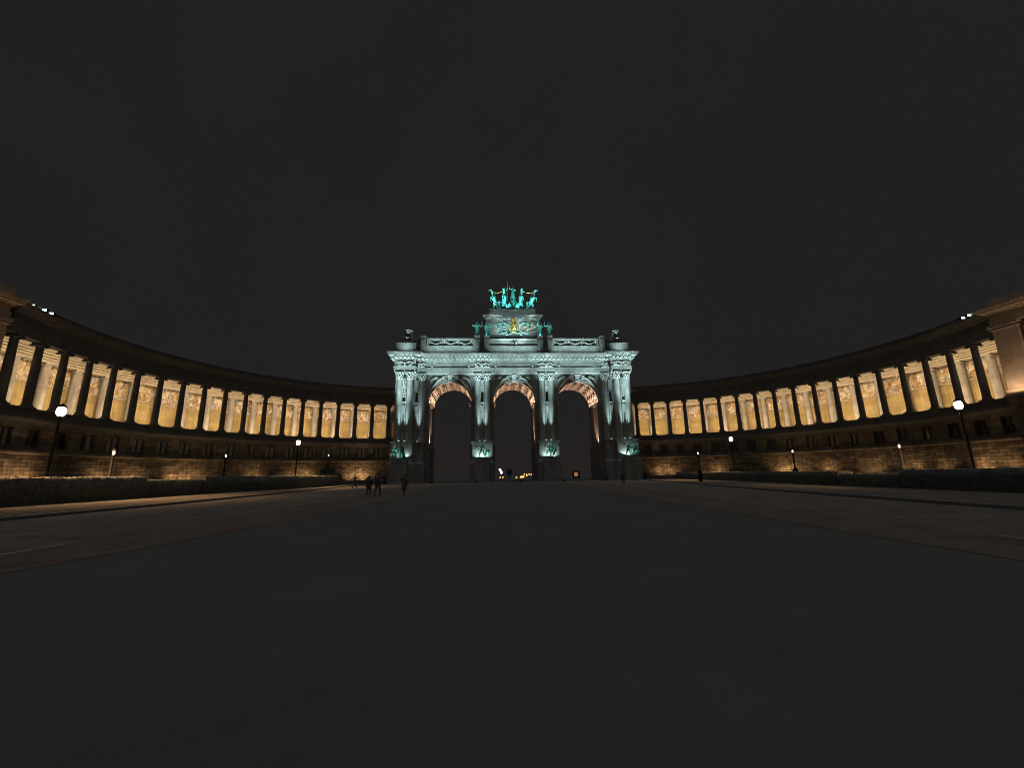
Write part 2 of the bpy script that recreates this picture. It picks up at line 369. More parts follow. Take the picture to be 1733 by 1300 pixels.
def place_column(root, proto, s, r, j, name='column'):
    p = AP(s, r, j, 0); t = T0+DT*j
    if proto is None:
        raise ValueError
    c = dup(proto, root); c.location = Vector(p)-Vector(root.location); c.rotation_euler = (0, 0, -s*t)
    return c
def make_proto(name, parts, mt, root):
    a, b, c = parts
    o = link(name, a.mesh(name), root); o.data.materials.append(mt)
    q = link('column_base', b.mesh('column_base'), o); q.data.materials.append(mt)
    q = link('capital', c.mesh('capital'), o); q.data.materials.append(mt)
    return o
for s, side in ((-1, 'left'), (1, 'right')):
    root = thing('colonnade_building', {-1: 'curved stone colonnade with glowing ochre gallery, joining the arch from the left', 1: 'curved stone colonnade with glowing ochre gallery, joining the arch from the right'}[s], 'building', AP(s, RR, 8, 0), group=None)
    NJ = 76; J1 = 17.12 if s > 0 else 17.55
    # lower wall with window openings
    wl = MB()
    arc_wall(wl, s, RR, J0, J1, 5.55, 5.88, NJ); arc_wall(wl, s, RR, J0, J1, 8.12, 8.5, NJ)
    jj = [j+.5 for j in range(-1, 17)]
    prev = J0
    for jc in jj:
        a_, b_ = jc-.235, jc+.235
        arc_wall(wl, s, RR, prev, a_, 5.88, 8.12, 3); prev = b_
        for q in (a_, b_): wl.quad(AP(s, RR, q, 5.88), AP(s, RR+.45, q, 5.88), AP(s, RR+.45, q, 8.12), AP(s, RR, q, 8.12))
        for h in (5.88, 8.12): wl.quad(AP(s, RR, a_, h), AP(s, RR, b_, h), AP(s, RR+.45, b_, h), AP(s, RR+.45, a_, h))
    arc_wall(wl, s, RR, prev, J1, 5.88, 8.12, 3)
    wl.build('wall', M['fstone'], root)
    ru = MB(); arc_prof(ru, s, [(RR-.45, -.2), (RR-.30, .5), (RR-.25, 4.95)], J0, J1, NJ); ru.build('rusticated_base', M['rust'], root)
    sc_ = MB(); arc_prof(sc_, s, [(RR-.25, 4.92), (RR-.42, 5.0), (RR-.5, 5.12), (RR-.5, 5.3), (RR-.34, 5.36), (RR-.3, 5.55), (RR+.05, 5.56)], J0, J1, NJ); sc_.build('string_course', M['fstone'], root)
    pc = MB(); arc_prof(pc, s, [(RR+.05, 8.48), (RR-.12, 8.5), (RR-.2, 8.75), (RR-.62, 9.0), (RR-.95, 9.1), (RR-1.0, 9.35), (RR-.85, 9.4), (RR-.82, 10.3), (RR-.98, 10.32), (RR-.98, SB), (RR+.9, SB), (RR+.9, 9.9), (RR+.4, 9.9)], J0, J1, NJ)
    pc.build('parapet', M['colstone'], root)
    en = MB(); arc_prof(en, s, [(RR+.62, ST), (RR-.62, ST), (RR-.66, 19.35), (RR-.72, 19.38), (RR-.72, 19.95), (RR-.8, 20.0), (RR-.74, 20.05), (RR-.74, 21.1), (RR-1.0, 21.25), (RR-1.1, 21.45), (RR-1.6, 21.75), (RR-1.75, 22.1), (RR-.7, 22.2), (RR-.7, 22.9), (RR-.5, 22.95), (RR+6.5, 24.0), (RR+6.5, 20.3), (RR+.62, 20.3)], J0, J1, NJ)
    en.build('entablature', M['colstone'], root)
    # gallery
    fl = MB(); arc_prof(fl, s, [(RR+.9, 9.9), (RR+6.6, 9.9), (RR+6.6, 9.6), (RR+.9, 9.6)], J0, J1, NJ); fl.build('gallery_floor', M['pave'], root)
    bw = MB(); arc_wall(bw, s, RR+6.35, J0, J1, 9.9, 15.1, NJ); bw.build('gallery_wall', M['ochre'], root)
    md = MB()
    arc_prof(md, s, [(RR+6.36, 15.02), (RR+6.2, 15.04), (RR+6.14, 15.14), (RR+6.2, 15.26), (RR+6.36, 15.28)], J0, J1, NJ)
    md.build('moulding', M['wood'] if False else M['beam'], root)
    bm_ = MB()
    arc_prof(bm_, s, [(RR+6.36, 18.2), (RR+5.2, 18.2), (RR+5.2, 18.5), (RR+5.36, 18.52), (RR+5.36, 18.58), (RR+5.1, 18.6), (RR+5.1, 18.86), (RR+5.3, 18.88), (RR+5.3, 18.95), (RR+4.98, 18.98), (RR+4.98, 19.2), (RR+5.2, 19.22), (RR+5.2, 19.3), (RR+4.85, 19.34), (RR+4.85, 19.55), (RR+5.0, 19.58), (RR+5.0, 19.66), (RR+4.6, 19.75), (RR+4.6, 20.3), (RR+6.36, 20.3)], J0, J1, NJ)
    bm_.build('gallery_beam', M['beam'], root)
    for j in range(-1, 17):
        mz = MB(); arc_wall(mz, s, RR+6.3, j+.1, j+.9, 15.26, 18.2, 4); mz.build('mosaic_panel', M['mosaic'], root)
    for j in range(-1, 18): fb = MB(); arc_wall(fb, s, RR+6.31, j-.1, j+.1, 15.26, 18.2, 1); fb.build('wall_strip', M['pale'], root)
    # columns
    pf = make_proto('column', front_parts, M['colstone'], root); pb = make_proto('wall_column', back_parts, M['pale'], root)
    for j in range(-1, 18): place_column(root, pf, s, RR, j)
    for j in range(-1, 18): place_column(root, pb, s, RR+5.85, j)
    for pr in (pf, pb):
        for ch in list(pr.children): bpy.data.objects.remove(ch, do_unlink=True)
        bpy.data.objects.remove(pr, do_unlink=True)
    # windows: frame > panes
    wf = MB(); W = 1.76; 
    for x0_, x1_, z0_, z1_ in ((-W/2, -W/2+.12, 5.88, 8.12), (W/2-.12, W/2, 5.88, 8.12), (-W/2+.12, W/2-.12, 5.88, 6.0), (-W/2+.12, W/2-.12, 8.0, 8.12), (-.14, .14, 6.0, 8.0)):
        wf.box(x0_, x1_, .3, .42, z0_, z1_)
    wfm = wf.mesh('window'); wfm.materials.append(M['wood'])
    pm = MB(); pm.box(-.31, .31, .345, .375, 6.0, 8.0)
    pmc = pm.mesh('pane'); pmc.materials.append(M['curtain']); pmg = pm.mesh('pane'); pmg.materials.append(M['glass'])
    wsm = MB(); wsm.box(-1.0, 1.0, -.1, -.003, 5.76, 5.88); wsm = wsm.mesh('sill'); wsm.materials.append(M['fstone'])
    for k, jc in enumerate(jj):
        t = T0+DT*jc
        o = link('window', wfm, root, Vector(AP(s, RR, jc, 0))-Vector(root.location), -s*t)
        cur = (s < 0 and int(jc) not in (6, 8, 15, 14)) 
        for xx in (-.45, .45):
            q = link('pane', pmc if cur and not (int(jc) == 13 and xx < 0) else pmg, o); q.location = (xx, 0, 0)
        link('sill', wsm, o)
    # gallery lighting: floods on the floor behind the parapet
    for j in range(-1, 17, 2):
        jc = j+1; p = AP(s, RR+2.6, jc, 10.15); q = AP(s, RR+6.3, jc, 15.6); tt = T0+DT*jc
        kk_ = random.uniform(.88, 1.12); ax_ = (s*math.cos(tt), -math.sin(tt), 0)
        area(p, q, 310*kk_, (1, .775, .48), 6.2, .4, 150, ax_)
        area(AP(s, RR+1.1, jc, 19.75), AP(s, RR+6.3, jc, 14.2), 265*kk_, (1, .775, .48), 6.6, .3, 150, ax_)
    # low warm ground floods washing the rusticated base
    for jc, pw in {-1: ((.4, 230), (1.1, 150), (3.5, 150), (4.2, 90), (6.2, 150), (9.0, 120), (9.75, 240), (11.6, 120), (12.95, 160), (15.6, 150), (16.3, 130)),
                   1: ((.2, 110), (.9, 120), (3.5, 130), (7.1, 160), (7.9, 50), (9.05, 120), (11.1, 100), (12.7, 90), (13.9, 60), (15.5, 150), (16.4, 80))}[s]:
        p = AP(s, RR-1.7, jc, 1.0); q = AP(s, RR-.3, jc+random.uniform(-.25, .25), 2.9); tt = T0+DT*jc
        area(p, q, pw*.55, (1, .62, .30), random.uniform(1.2, 3.2), .25, 150, (s*math.cos(tt), -math.sin(tt), 0))

# terrace in front of each colonnade and the wall that holds it
J1 = 17.1
for s in (-1, 1):
    a = MB(); arc_prof(a, s, [(RR-.2, .92), (RR-9.5, .92), (RR-9.5, -.1)], J0+.6, J1, 40); struct('terrace', a, M['soil'])

# ------------------------------------------------------------------ figures (bodies are fused to one continuous surface)
def xf(p, loc, sc_, rz, flip=1):
    x, y, z = p[0]*flip*sc_, p[1]*sc_, p[2]*sc_
    c, s_ = math.cos(rz), math.sin(rz)
    return (loc[0]+x*c-y*s_, loc[1]+x*s_+y*c, loc[2]+z)
STAND = dict(pel=(0, 0, .95), chest=(0, 0, 1.30), neck=(0, -.01, 1.47), head=(0, -.03, 1.62),
             shl=(-.19, 0, 1.42), shr=(.19, 0, 1.42), ell=(-.25, .02, 1.14), elr=(.25, .02, 1.14), wrl=(-.24, -.08, .90), wrr=(.24, -.08, .90),
             hpl=(-.1, 0, .92), hpr=(.1, 0, .92), knl=(-.11, -.03, .5), knr=(.11, -.03, .5), anl=(-.12, .03, .09), anr=(.12, .03, .09), tol=(-.14, -.16, .04), tor=(.14, -.16, .04))
def pose(**k):
    d = dict(STAND); d.update(k); return d
def body(mb, J, loc, s=1, rz=0, flip=1, fat=1.0, hands=True):
    T = lambda p: Vector(xf(p, loc, s, rz, flip)); f = s*fat
    g = {k: T(v) for k, v in J.items()}
    mb.cap(g['pel'], g['chest'], .135*f, .15*f); mb.cap(g['chest'], (g['chest']+g['neck'])/2, .15*f, .10*f)
    mb.cap(g['shl'], g['shr'], .085*f, .085*f); mb.cap(g['hpl'], g['hpr'], .12*f, .12*f)
    mb.cap(g['neck'], g['head'], .055*s, .06*s)
    hd = (g['head']-g['neck']).normalized(); h = g['head']
    mb.ell(h+hd*.03*s, (.078*s, .095*s, .115*s))
    fwd = Vector(xf((0, -1, 0), (0, 0, 0), 1, rz))
    mb.cap(h+fwd*.09*s, h+fwd*.115*s-hd*.03*s, .012*s, .018*s, 6)      # nose
    mb.ell(h+fwd*.05*s-hd*.07*s, (.05*s, .05*s, .04*s))                # jaw
    for a in ('l', 'r'):
        mb.cap(g['sh'+a], g['el'+a], .062*f, .047*f); mb.cap(g['el'+a], g['wr'+a], .047*f, .034*f)
        mb.cap(g['hp'+a], g['kn'+a], .095*f, .066*f); mb.cap(g['kn'+a], g['an'+a], .066*f, .042*f)
        mb.cap(g['an'+a]+Vector((0, 0, -.02*s)), g['to'+a], .045*s, .035*s)
        if hands:
            d = (g['wr'+a]-g['el'+a]).normalized(); o = d.orthogonal().normalized()
            pm_ = g['wr'+a]+d*.06*s
            mb.cap(g['wr'+a], pm_+d*.03*s, .03*s, .036*s, 6)
            for q in range(4):
                st_ = pm_+d*.04*s+o*(q-1.5)*.02*s
                mid = st_+d*.04*s; mb.cap(st_, mid, .011*s, .010*s, 5)
                mb.cap(mid, mid+(d*.7+fwd*.4).normalized()*(.035-.004*abs(q-1.5))*s, .010*s, .008*s, 5)
            mb.cap(pm_-o*.03*s, pm_-o*.06*s+d*.045*s, .012*s, .009*s, 5)
    return g
def robe(mb, g, s, h0, folds=9, w0=.30, w1=.17, seed=0):
    """draped skirt from the waist to h0 with folds"""
    rnd = random.Random(seed); p = g['pel']
    for k in range(folds):
        a = 2*math.pi*k/folds+rnd.uniform(-.15, .15); r_ = w0*s*rnd.uniform(.8, 1.1)
        top = p+Vector((math.cos(a)*w1*s*.6, math.sin(a)*w1*s*.6, .05*s)); bot = Vector((p.x+math.cos(a)*r_, p.y+math.sin(a)*r_, h0+.06*s))
        mb.cap(top, bot, .07*s, .085*s, 7)
    mb.cap(p, (p.x, p.y, h0+.1*s), .17*s, .24*s)
def horse(mb, loc, s, rz, rear=.9, turn=0):
    """rearing horse, nose towards -y in its own frame"""
    T = lambda x, y, z: Vector(xf((x, y, z), loc, s, rz))
    cr_, sr_ = math.cos(rear), math.sin(rear)
    def B(x, y, z):                      # body frame: hips at the origin, forward = -y, tilt up by rear
        return T(x, .55+y*cr_+z*sr_*.35, 1.12-y*sr_+z*cr_)
    mb.cap(B(0, 0, .02), B(0, -.45, -.02), .30*s, .29*s, 10); mb.cap(B(0, -.45, -.02), B(0, -.95, .0), .29*s, .31*s, 10)
    nb = B(0, -1.12, .18); nt_ = nb+(T(turn*.25, -.42, .62)-T(0, 0, 0))
    mb.cap(B(0, -.95, .08), nb, .27*s, .22*s, 10); mb.cap(nb, nt_, .21*s, .13*s, 10)
    hd = nt_+(T(turn*.2, -.40, -.16)-T(0, 0, 0))
    mb.cap(nt_, (nt_+hd)/2, .135*s, .115*s, 8); mb.cap((nt_+hd)/2, hd, .105*s, .07*s, 8)
    for e in (-.07, .07): mb.cap(nt_+(T(e, .02, .1)-T(0, 0, 0)), nt_+(T(e*1.2, .0, .24)-T(0, 0, 0)), .035*s, .012*s, 6)
    for k in range(6):                   # mane
        q = nb.lerp(nt_, k/5)+(T(0, .14, .06)-T(0, 0, 0)); mb.cap(q, q+(T(.05, .12, -.06)-T(0, 0, 0)), .06*s, .04*s, 6)
    for x in (-.19, .19):
        k = 1 if x < 0 else -1
        st_ = B(x, -.02, -.1); kn = T(x*1.15, .30+.06*k, .78); hk = T(x*1.1, .62+.05*k, .48); an = T(x*1.15, .50, .12); ho = T(x*1.15, .42, .03)
        mb.cap(st_, kn, .20*s, .13*s); mb.cap(kn, hk, .12*s, .07*s); mb.cap(hk, an, .065*s, .048*s); mb.cap(an, ho, .06*s, .075*s)
        sh = B(x*.95, -.9, -.15); el = sh+(T(0, -.34, -.12-.06*k)-T(0, 0, 0)); kk = el+(T(0, -.24, .10*k-.02)-T(0, 0, 0)); cn = kk+(T(0, .02+.06*k, -.40)-T(0, 0, 0)); hf = cn+(T(0, .08, -.12)-T(0, 0, 0))
        mb.cap(sh, el, .16*s, .10*s); mb.cap(el, kk, .095*s, .06*s); mb.cap(kk, cn, .055*s, .042*s); mb.cap(cn, hf, .05*s, .06*s)
    tl = B(0, .22, .15); mb.path([tl, tl+(T(0, .22, .02)-T(0, 0, 0)), tl+(T(0, .36, -.3)-T(0, 0, 0)), tl+(T(0, .34, -.72)-T(0, 0, 0))], [.07*s, .09*s, .10*s, .03*s])
    return nt_, hd

# ------------------------------------------------------------------ triumphal arch
arch = thing('triumphal_arch', 'grey stone triumphal arch of three openings, floodlit in pale green, between the two colonnades', 'arch', (0, 102, 0))
ARC = (-15.9, 0.0, 15.9); AR = 5.2; SP = 19.05; WY = 102.0; BY = 112.0; NA = 36
def apt(c, k, r=AR, n=NA):
    t = math.pi*k/n; return (c-r*math.cos(t), SP+r*math.sin(t))
b = MB()
for y in (WY, BY):
    xs = [-24.2]+[v for c in ARC for v in (c-AR, c+AR)]+[24.2]
    for i in range(0, len(xs), 2): b.quad((xs[i], y, 0), (xs[i+1], y, 0), (xs[i+1], y, SP), (xs[i], y, SP)); b.quad((xs[i], y, SP), (xs[i+1], y, SP), (xs[i+1], y, 31), (xs[i], y, 31))
    for c in ARC:
        for k in range(NA):
            (xa, za), (xb, zb) = apt(c, k), apt(c, k+1); b.quad((xa, y, za), (xb, y, zb), (xb, y, 31), (xa, y, 31))
for c in ARC:
    for sx_ in (-1, 1):
        x = c+sx_*AR; b.quad((x, WY, 0), (x, BY, 0), (x, BY, SP), (x, WY, SP))
b.build('wall', M['ashlar'], arch)
for sx_ in (-1, 1):
    p = MB(); x0_, x1_ = sorted((sx_*24.2, sx_*29.05)); p.box(x0_, x1_, 100.4, 113, 0, 31); p.build('corner_pavilion', M['ashlar'], arch)

# coffered vaults
def vault(c):
    v = MB(); r = AR; NU, NV = 9, 4; d0, d1 = WY+.7, BY-.6; dep = .75
    def S(u, vv, h=0):                    # u along the curve 0..NU, vv along depth 0..NV
        t = math.pi*(.012+.976*u/NU); rr = r+h
        return (c-rr*math.cos(t), d0+(d1-d0)*vv/NV, SP+rr*math.sin(t))
    cut = .27; rib = .07
    def ring(P, Q, h):                    # P outer, Q inner polygon in uv
        n = len(P)
        for i in range(n):
            a, b_, c_, d_ = P[i], P[(i+1) % n], Q[(i+1) % n], Q[i]
            v.quad(S(*a), S(*b_), S(*c_), S(*d_))
            v.quad(S(*d_), S(*c_), S(*c_, h), S(*d_, h))
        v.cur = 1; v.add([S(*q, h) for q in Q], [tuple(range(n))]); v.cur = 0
    for i in range(NU):
        for j in range(NV):
            o = [(i+cut, j), (i+1-cut, j), (i+1, j+cut), (i+1, j+1-cut), (i+1-cut, j+1), (i+cut, j+1), (i, j+1-cut), (i, j+cut)]
            cx, cy = i+.5, j+.5
            q = [(cx+(a-cx)*(1-2*rib-.02), cy+(b_-cy)*(1-2*rib-.02)) for a, b_ in o]
            ring(o, q, dep)
    for i in range(NU+1):
        for j in range(NV+1):
            P = [(i+cut, j), (i, j+cut), (i-cut, j), (i, j-cut)]
            P = [(min(max(a, 0), NU), min(max(b_, 0), NV)) for a, b_ in P]
            if i in (0, NU) or j in (0, NV): v.add([S(*a) for a in P], [(0, 1, 2, 3)])
            else:
                q = [(i+(a-i)*.72, j+(b_-j)*.72) for a, b_ in P]; ring(P, q, dep*.7)
    for y0, y1 in ((WY, d0), (d1, BY)):   # plain bands at both ends
        for k in range(NA):
            (xa, za), (xb, zb) = apt(c, k), apt(c, k+1); v.quad((xa, y0, za), (xb, y0, zb), (xb, y1, zb), (xa, y1, za))
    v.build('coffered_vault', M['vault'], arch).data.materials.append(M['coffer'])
for c in ARC:
    vault(c)
    a = MB()
    for r1, r2, y0 in ((AR, AR+.32, WY-.10), (AR+.32, AR+.5, WY-.16), (AR+.5, AR+.72, WY-.28)):
        for k in range(NA):
            A_, B_, C_, D_ = apt(c, k, r1), apt(c, k+1, r1), apt(c, k+1, r2), apt(c, k, r2)
            a.quad((A_[0], y0, A_[1]), (B_[0], y0, B_[1]), (C_[0], y0, C_[1]), (D_[0], y0, D_[1]))
            for (P1, P2) in ((A_, B_), (D_, C_)): a.quad((P1[0], y0, P1[1]), (P2[0], y0, P2[1]), (P2[0], WY+.01, P2[1]), (P1[0], WY+.01, P1[1]))
    a.build('archivolt', M['stone'], arch)
    k = MB(); k.add([(c-.42, 101.35, 24.2), (c+.42, 101.35, 24.2), (c+.58, 101.0, 26.15), (c-.58, 101.0, 26.15), (c-.42, 102, 24.2), (c+.42, 102, 24.2), (c+.58, 102, 26.15), (c-.58, 102, 26.15)],
                    [(0, 1, 2, 3), (0, 4, 5, 1), (0, 3, 7, 4), (1, 5, 6, 2), (3, 2, 6, 7)])
    k.cap((c-.5, 100.95, 25.9), (c+.5, 100.95, 25.9), .22, .22, 10); k.cap((c-.36, 101.3, 24.45), (c+.36, 101.3, 24.45), .16, .16, 10)
    k.build('keystone', M['stone'], arch)
    # imposts and jamb mouldings
    for sx_ in (-1, 1):
        im = MB(); X = c+sx_*AR
        for o_, z0, z1 in ((.12, 18.2, 18.35), (.24, 18.35, 18.6), (.38, 18.6, 18.85), (.48, 18.85, 19.04)):
            x0_, x1_ = sorted((X+sx_*.01, X-sx_*o_)); im.box(x0_, x1_, WY-.12-o_*.4, BY+.1, z0, z1)
        im.build('impost_cornice', M['vault'], arch)
        jb = MB()
        for y0, y1 in ((WY+.3, WY+2.2), (WY+4.1, WY+5.9), (BY-2.2, BY-.3)):
            x0_, x1_ = sorted((X, X-sx_*.22)); jb.box(x0_, x1_, y0, y1, 8.3, 18.2)
        jb.build('jamb_pilasters', M['vault'], arch)
        x0_, x1_ = sorted((X, X-sx_*.5)); le = MB(); le.box(x0_, x1_, WY-.05, BY+.05, 7.7, 8.3); x0_, x1_ = sorted((X, X-sx_*.3)); le.box(x0_, x1_, WY-.02, BY+.02, 0, 7.7); le.build('jamb_dado', M['stone'], arch)
# spandrel reliefs: reclining winged figures
def spandrel(c, sg):
    mb = MB(); y = 101.85
    P = lambda u, h, d=0: (c+sg*u, y-d, h)
    mb.path([P(1.2, 25.2), P(2.1, 25.25, .1), P(2.9, 24.8, .2), P(3.6, 23.9, .2), P(4.3, 23.1, .1), P(4.7, 22.3)], [.22, .34, .42, .36, .28, .16], 8)
    mb.ell(P(1.75, 25.75, .25), (.24, .24, .28)); mb.path([P(2.0, 25.4, .2), P(1.3, 25.75, .3), P(.85, 25.5, .3)], [.16, .13, .1], 6)
    mb.path([P(2.5, 25.2, .2), P(3.3, 25.5, .2), P(4.0, 25.3, .3)], [.16, .13, .1], 6)
    for k in range(7): mb.path([P(2.5, 25.3, .1), P(3.4+k*.24, 25.85-k*.16, .1), P(4.2+k*.13, 25.75-k*.42, .05)], [.12, .15, .05], 6)
    for k in range(5): mb.path([P(3.2, 24.4, .1), P(4.2, 23.6-k*.05, .1), P(4.9+.06*k, 23.4-k*.5, 0)], [.14, .12, .06], 6)
    mb.path([P(4.9, 24.4, .1), P(5.15, 23.2, .1), P(5.2, 21.9, .05)], [.12, .15, .08], 6)
    mb.blend('spandrel_relief', M['carved'], arch, .09, 1)
for c in ARC:
    for sg in (-1, 1): spandrel(c, sg)
# columns
ac = col_meshes(.80, 9.4, 26.2, 1.62, 1.02, 24)
def corinth(rad, h0, h1):
    c = MB(); r = rad*.86; H = h1-h0
    c.lathe([(r, h0-.12), (r*1.1, h0-.06), (r*1.1, h0), (r, h0+.03), (r*1.0, h0+H*.5), (r*1.12, h0+H*.72), (r*1.32, h0+H*.88)], 24)
    for row, (hh, n_, out) in enumerate(((.30, 8, .16), (.56, 8, .2))):
        for k in range(n_):
            a = 2*math.pi*(k+.5*row)/n_; d = Vector((math.cos(a), math.sin(a), 0))
            c.path([d*r*1.0+Vector((0, 0, h0+H*(hh-.28))), d*(r+.10)+Vector((0, 0, h0+H*(hh-.1))), d*(r+out+.08)+Vector((0, 0, h0+H*hh)), d*(r+out+.12)+Vector((0, 0, h0+H*(hh-.07)))], [.10, .16, .12, .06], 6)
    w_ = rad*1.3
    for a in range(4):
        t = math.pi/4+a*math.pi/2; d = Vector((math.cos(t), math.sin(t), 0))
        c.cap(d*w_*1.1+Vector((0, 0, h0+H*.76)), d*w_*1.22+Vector((0, 0, h0+H*.74)), .19, .17, 8)
        c.path([d*r+Vector((0, 0, h0+H*.5)), d*w_*1.05+Vector((0, 0, h0+H*.85))], [.08, .1], 6)
    c.box(-w_, w_, -w_, w_, h0+H*.88, h1-.003)
    return c
ac = (ac[0], ac[1], corinth(.80, 24.58, 26.2))
acol = make_proto('column', ac, M['stone'], arch)
PAIRS = [(-26.55, 99.4, 1.18), (-23.85, 101.05, 1.13), (-7.95, 101.05, 1.13), (7.95, 101.05, 1.13), (23.85, 101.05, 1.13), (26.55, 99.4, 1.18)]
for x, y, d in PAIRS:
    for k in (-1, 1):
        o = dup(acol, arch); o.location = (x+k*d, y-102, 0)
for ch in list(acol.children): bpy.data.objects.remove(ch, do_unlink=True)
bpy.data.objects.remove(acol, do_unlink=True)
# narrow pilaster strips between the columns: slot, band, panel, chain
for x, y, d in PAIRS:
    big = abs(x) > 25; yf = y-.62; w2 = .42 if big else .38
    st = MB()
    z_t, z_b = (21.6, 18.9)
    st.box(x-w2, x+w2, yf+.25, y+.9, 9.4, 18.85); st.box(x-w2, x+w2, yf+.25, y+.9, z_t, 26.2)
    for z0, z1 in ((9.4, 18.1), (18.5, 18.8), (z_t, 24.6)):       # proud parts leave the slot as a hole
        st.box(x-w2, x+w2, yf-.02, yf+.24, z0, z1)
    for sx_ in (-1, 1):
        st.box(x+sx_*w2-.07, x+sx_*w2+.07, yf-.10, yf+.23, 9.4, 18.74); st.box(x+sx_*w2-.07, x+sx_*w2+.07, yf-.10, yf+.23, 19.01, 24.6)
    st.box(x-w2-.05, x+w2+.05, yf-.14, yf+.22, 18.75, 19.0)
    st.build('pilaster_strip', M['ashlar'], arch)
    if big:
        ch = MB()
        for k in range(8):
            zz = 20.9+k*.52; ch.ell((x, yf-.16, zz), (.28, .18, .17)); ch.cap((x-.2, yf-.1, zz+.26), (x+.2, yf-.1, zz+.26), .09, .09, 6)
        ch.ell((x, yf-.15, 20.3), (.2, .16, .3))
        ch.build('carved_drop', M['carved'], arch)
        sl = MB(); sl.box(x-.09, x+.09, yf-.04, yf-.021, 14.9, 15.9); sl.build('slit_window', M['dark'], arch)
# pedestals
for x, y, d in PAIRS:
    if abs(abs(x)-23.85) < .1: hw, yf = 2.0, 99.4
    elif abs(x) > 25: hw, yf = 2.55, 97.9
    else: hw, yf = 2.45, 99.2
    p = MB()
    p.box(x-hw, x+hw, yf, 102.2, 4.9, 8.95); p.box(x-hw-.12, x+hw+.12, yf-.12, 102.2, 8.95, 9.1); p.box(x-hw-.22, x+hw+.22, yf-.22, 102.2, 9.1, 9.398)
    for a_ in ((x-hw+.02, x-hw+.2, 5.9, 8.9), (x+hw-.2, x+hw-.02, 5.9, 8.9)): p.box(a_[0], a_[1], yf-.06, yf+.1, a_[2], a_[3])
    p.box(x-hw+.2, x+hw-.2, yf-.06, yf+.1, 8.72, 8.9); p.box(x-hw+.2, x+hw-.2, yf-.06, yf+.1, 5.9, 6.05)
    p.frustum(x, (yf+102)/2, 4.3, 4.9, 2*hw+.8, 102.8-yf, 2*hw+.05, 102.1-yf); p.box(x-hw-.4, x+hw+.4, yf-.4, 102.2, 0, 4.3)
    o = p.build('pedestal', M['stone'], arch)
    if abs(abs(x)-23.85) > .1:
        q = MB(); q.box(x-1.7, x+1.7, yf-2.4, yf-.41, 0, 4.6); q.box(x-1.85, x+1.85, yf-2.55, yf-.41, 4.6, 4.95); q.box(x-1.25, x+1.25, yf-2.0, yf-.42, 4.95, 5.35)
        q.build('statue_plinth', M['stone'], o)
# entablature
def stack(mb, x0, x1, yf, yb, rows, ol, orr):
    for o_, z0, z1 in rows: mb.box(x0-o_*ol, x1+o_*orr, yf-o_, yb, z0, z1)
for x0, x1, yf, yb, ol, orr in ((-24.0, 24.0, 100.2, 112.2, 0, 0), (-29.1, -24.0, 98.6, 113.1, 1, 1), (24.0, 29.1, 98.6, 113.1, 1, 1)):
    a = MB(); stack(a, x0, x1, yf, yb, [(0, 26.2, 26.75), (.08, 26.75, 27.35), (.2, 27.35, 27.6)], ol, orr); a.build('architrave', M['ashlar'], arch)
    a = MB(); stack(a, x0, x1, yf, yb, [(0, 27.6, 29.1)], ol, orr); a.build('frieze', M['ashlar'], arch)
    a = MB(); stack(a, x0, x1, yf, yb, [(.14, 29.1, 29.28), (.3, 29.28, 29.5), (.36, 29.5, 30.2), (1.25, 30.2, 30.42), (1.38, 30.42, 30.6), (1.55, 30.6, 30.78), (1.62, 30.78, 30.95)], ol, orr)
    n_ = int(round((x1-x0)/1.05))
    for k in range(n_):
        xc_ = x0+(k+.5)*(x1-x0)/n_; a.box(xc_-.34, xc_+.34, yf-1.1, yf-.3, 29.58, 30.197)
    if ol:
        sg = -1 if x0 < 0 else 1; xe = x0 if x0 < 0 else x1
        for k in range(13):
            yc = yf+(k+.3)*1.08; xa, xb = sorted((xe+sg*.3, xe+sg*1.02)); a.box(xa, xb, yc-.34, yc+.34, 29.58, 30.197)
    a.build('cornice', M['stone'], arch)
# carved frieze trophies
def trophy(x, yf, hw, seed):
    rnd = random.Random(seed); mb = MB(); z = 28.35
    for sg in (-1, 1):
        mb.path([(x, yf-.1, z), (x+sg*hw*.45, yf-.18, z+.45), (x+sg*hw*.85, yf-.12, z+.1), (x+sg*hw*.55, yf-.16, z-.35), (x+sg*hw*.3, yf-.14, z)], [.14, .15, .16, .13, .08], 6)
        mb.path([(x+sg*.1, yf-.1, z-.6), (x+sg*hw*.5, yf-.15, z-.55), (x+sg*hw*.95, yf-.1, z-.6)], [.1, .14, .1], 6)
        for k in range(5): mb.ell((x+sg*hw*rnd.uniform(.1, .95), yf-.12, z+rnd.uniform(-.6, .6)), (rnd.uniform(.14, .26), .16, rnd.uniform(.12, .24)))
    mb.path([(x, yf-.2, z-.62), (x, yf-.25, z+.1), (x, yf-.18, z+.66)], [.12, .2, .14], 8)
    mb.blend('frieze_trophy', M['carved'], arch, .06, 1)
for i, (x, yf, hw) in enumerate(((-26.55, 98.6, 2.35), (26.55, 98.6, 2.35), (-22.9, 100.2, 1.0), (22.9, 100.2, 1.0), (-7.95, 100.2, 2.0), (7.95, 100.2, 2.0))): trophy(x, yf, hw, i)
for x in (-20.3, -11.3, -4.6, 4.6, 11.3, 20.3):
    d_ = MB(); d_.ell((x, 100.15, 28.1), (.34, .22, .34)); d_.cap((x, 100.1, 28.5), (x, 100.05, 28.85), .12, .16, 8); d_.build('garland_boss', M['carved'], arch)
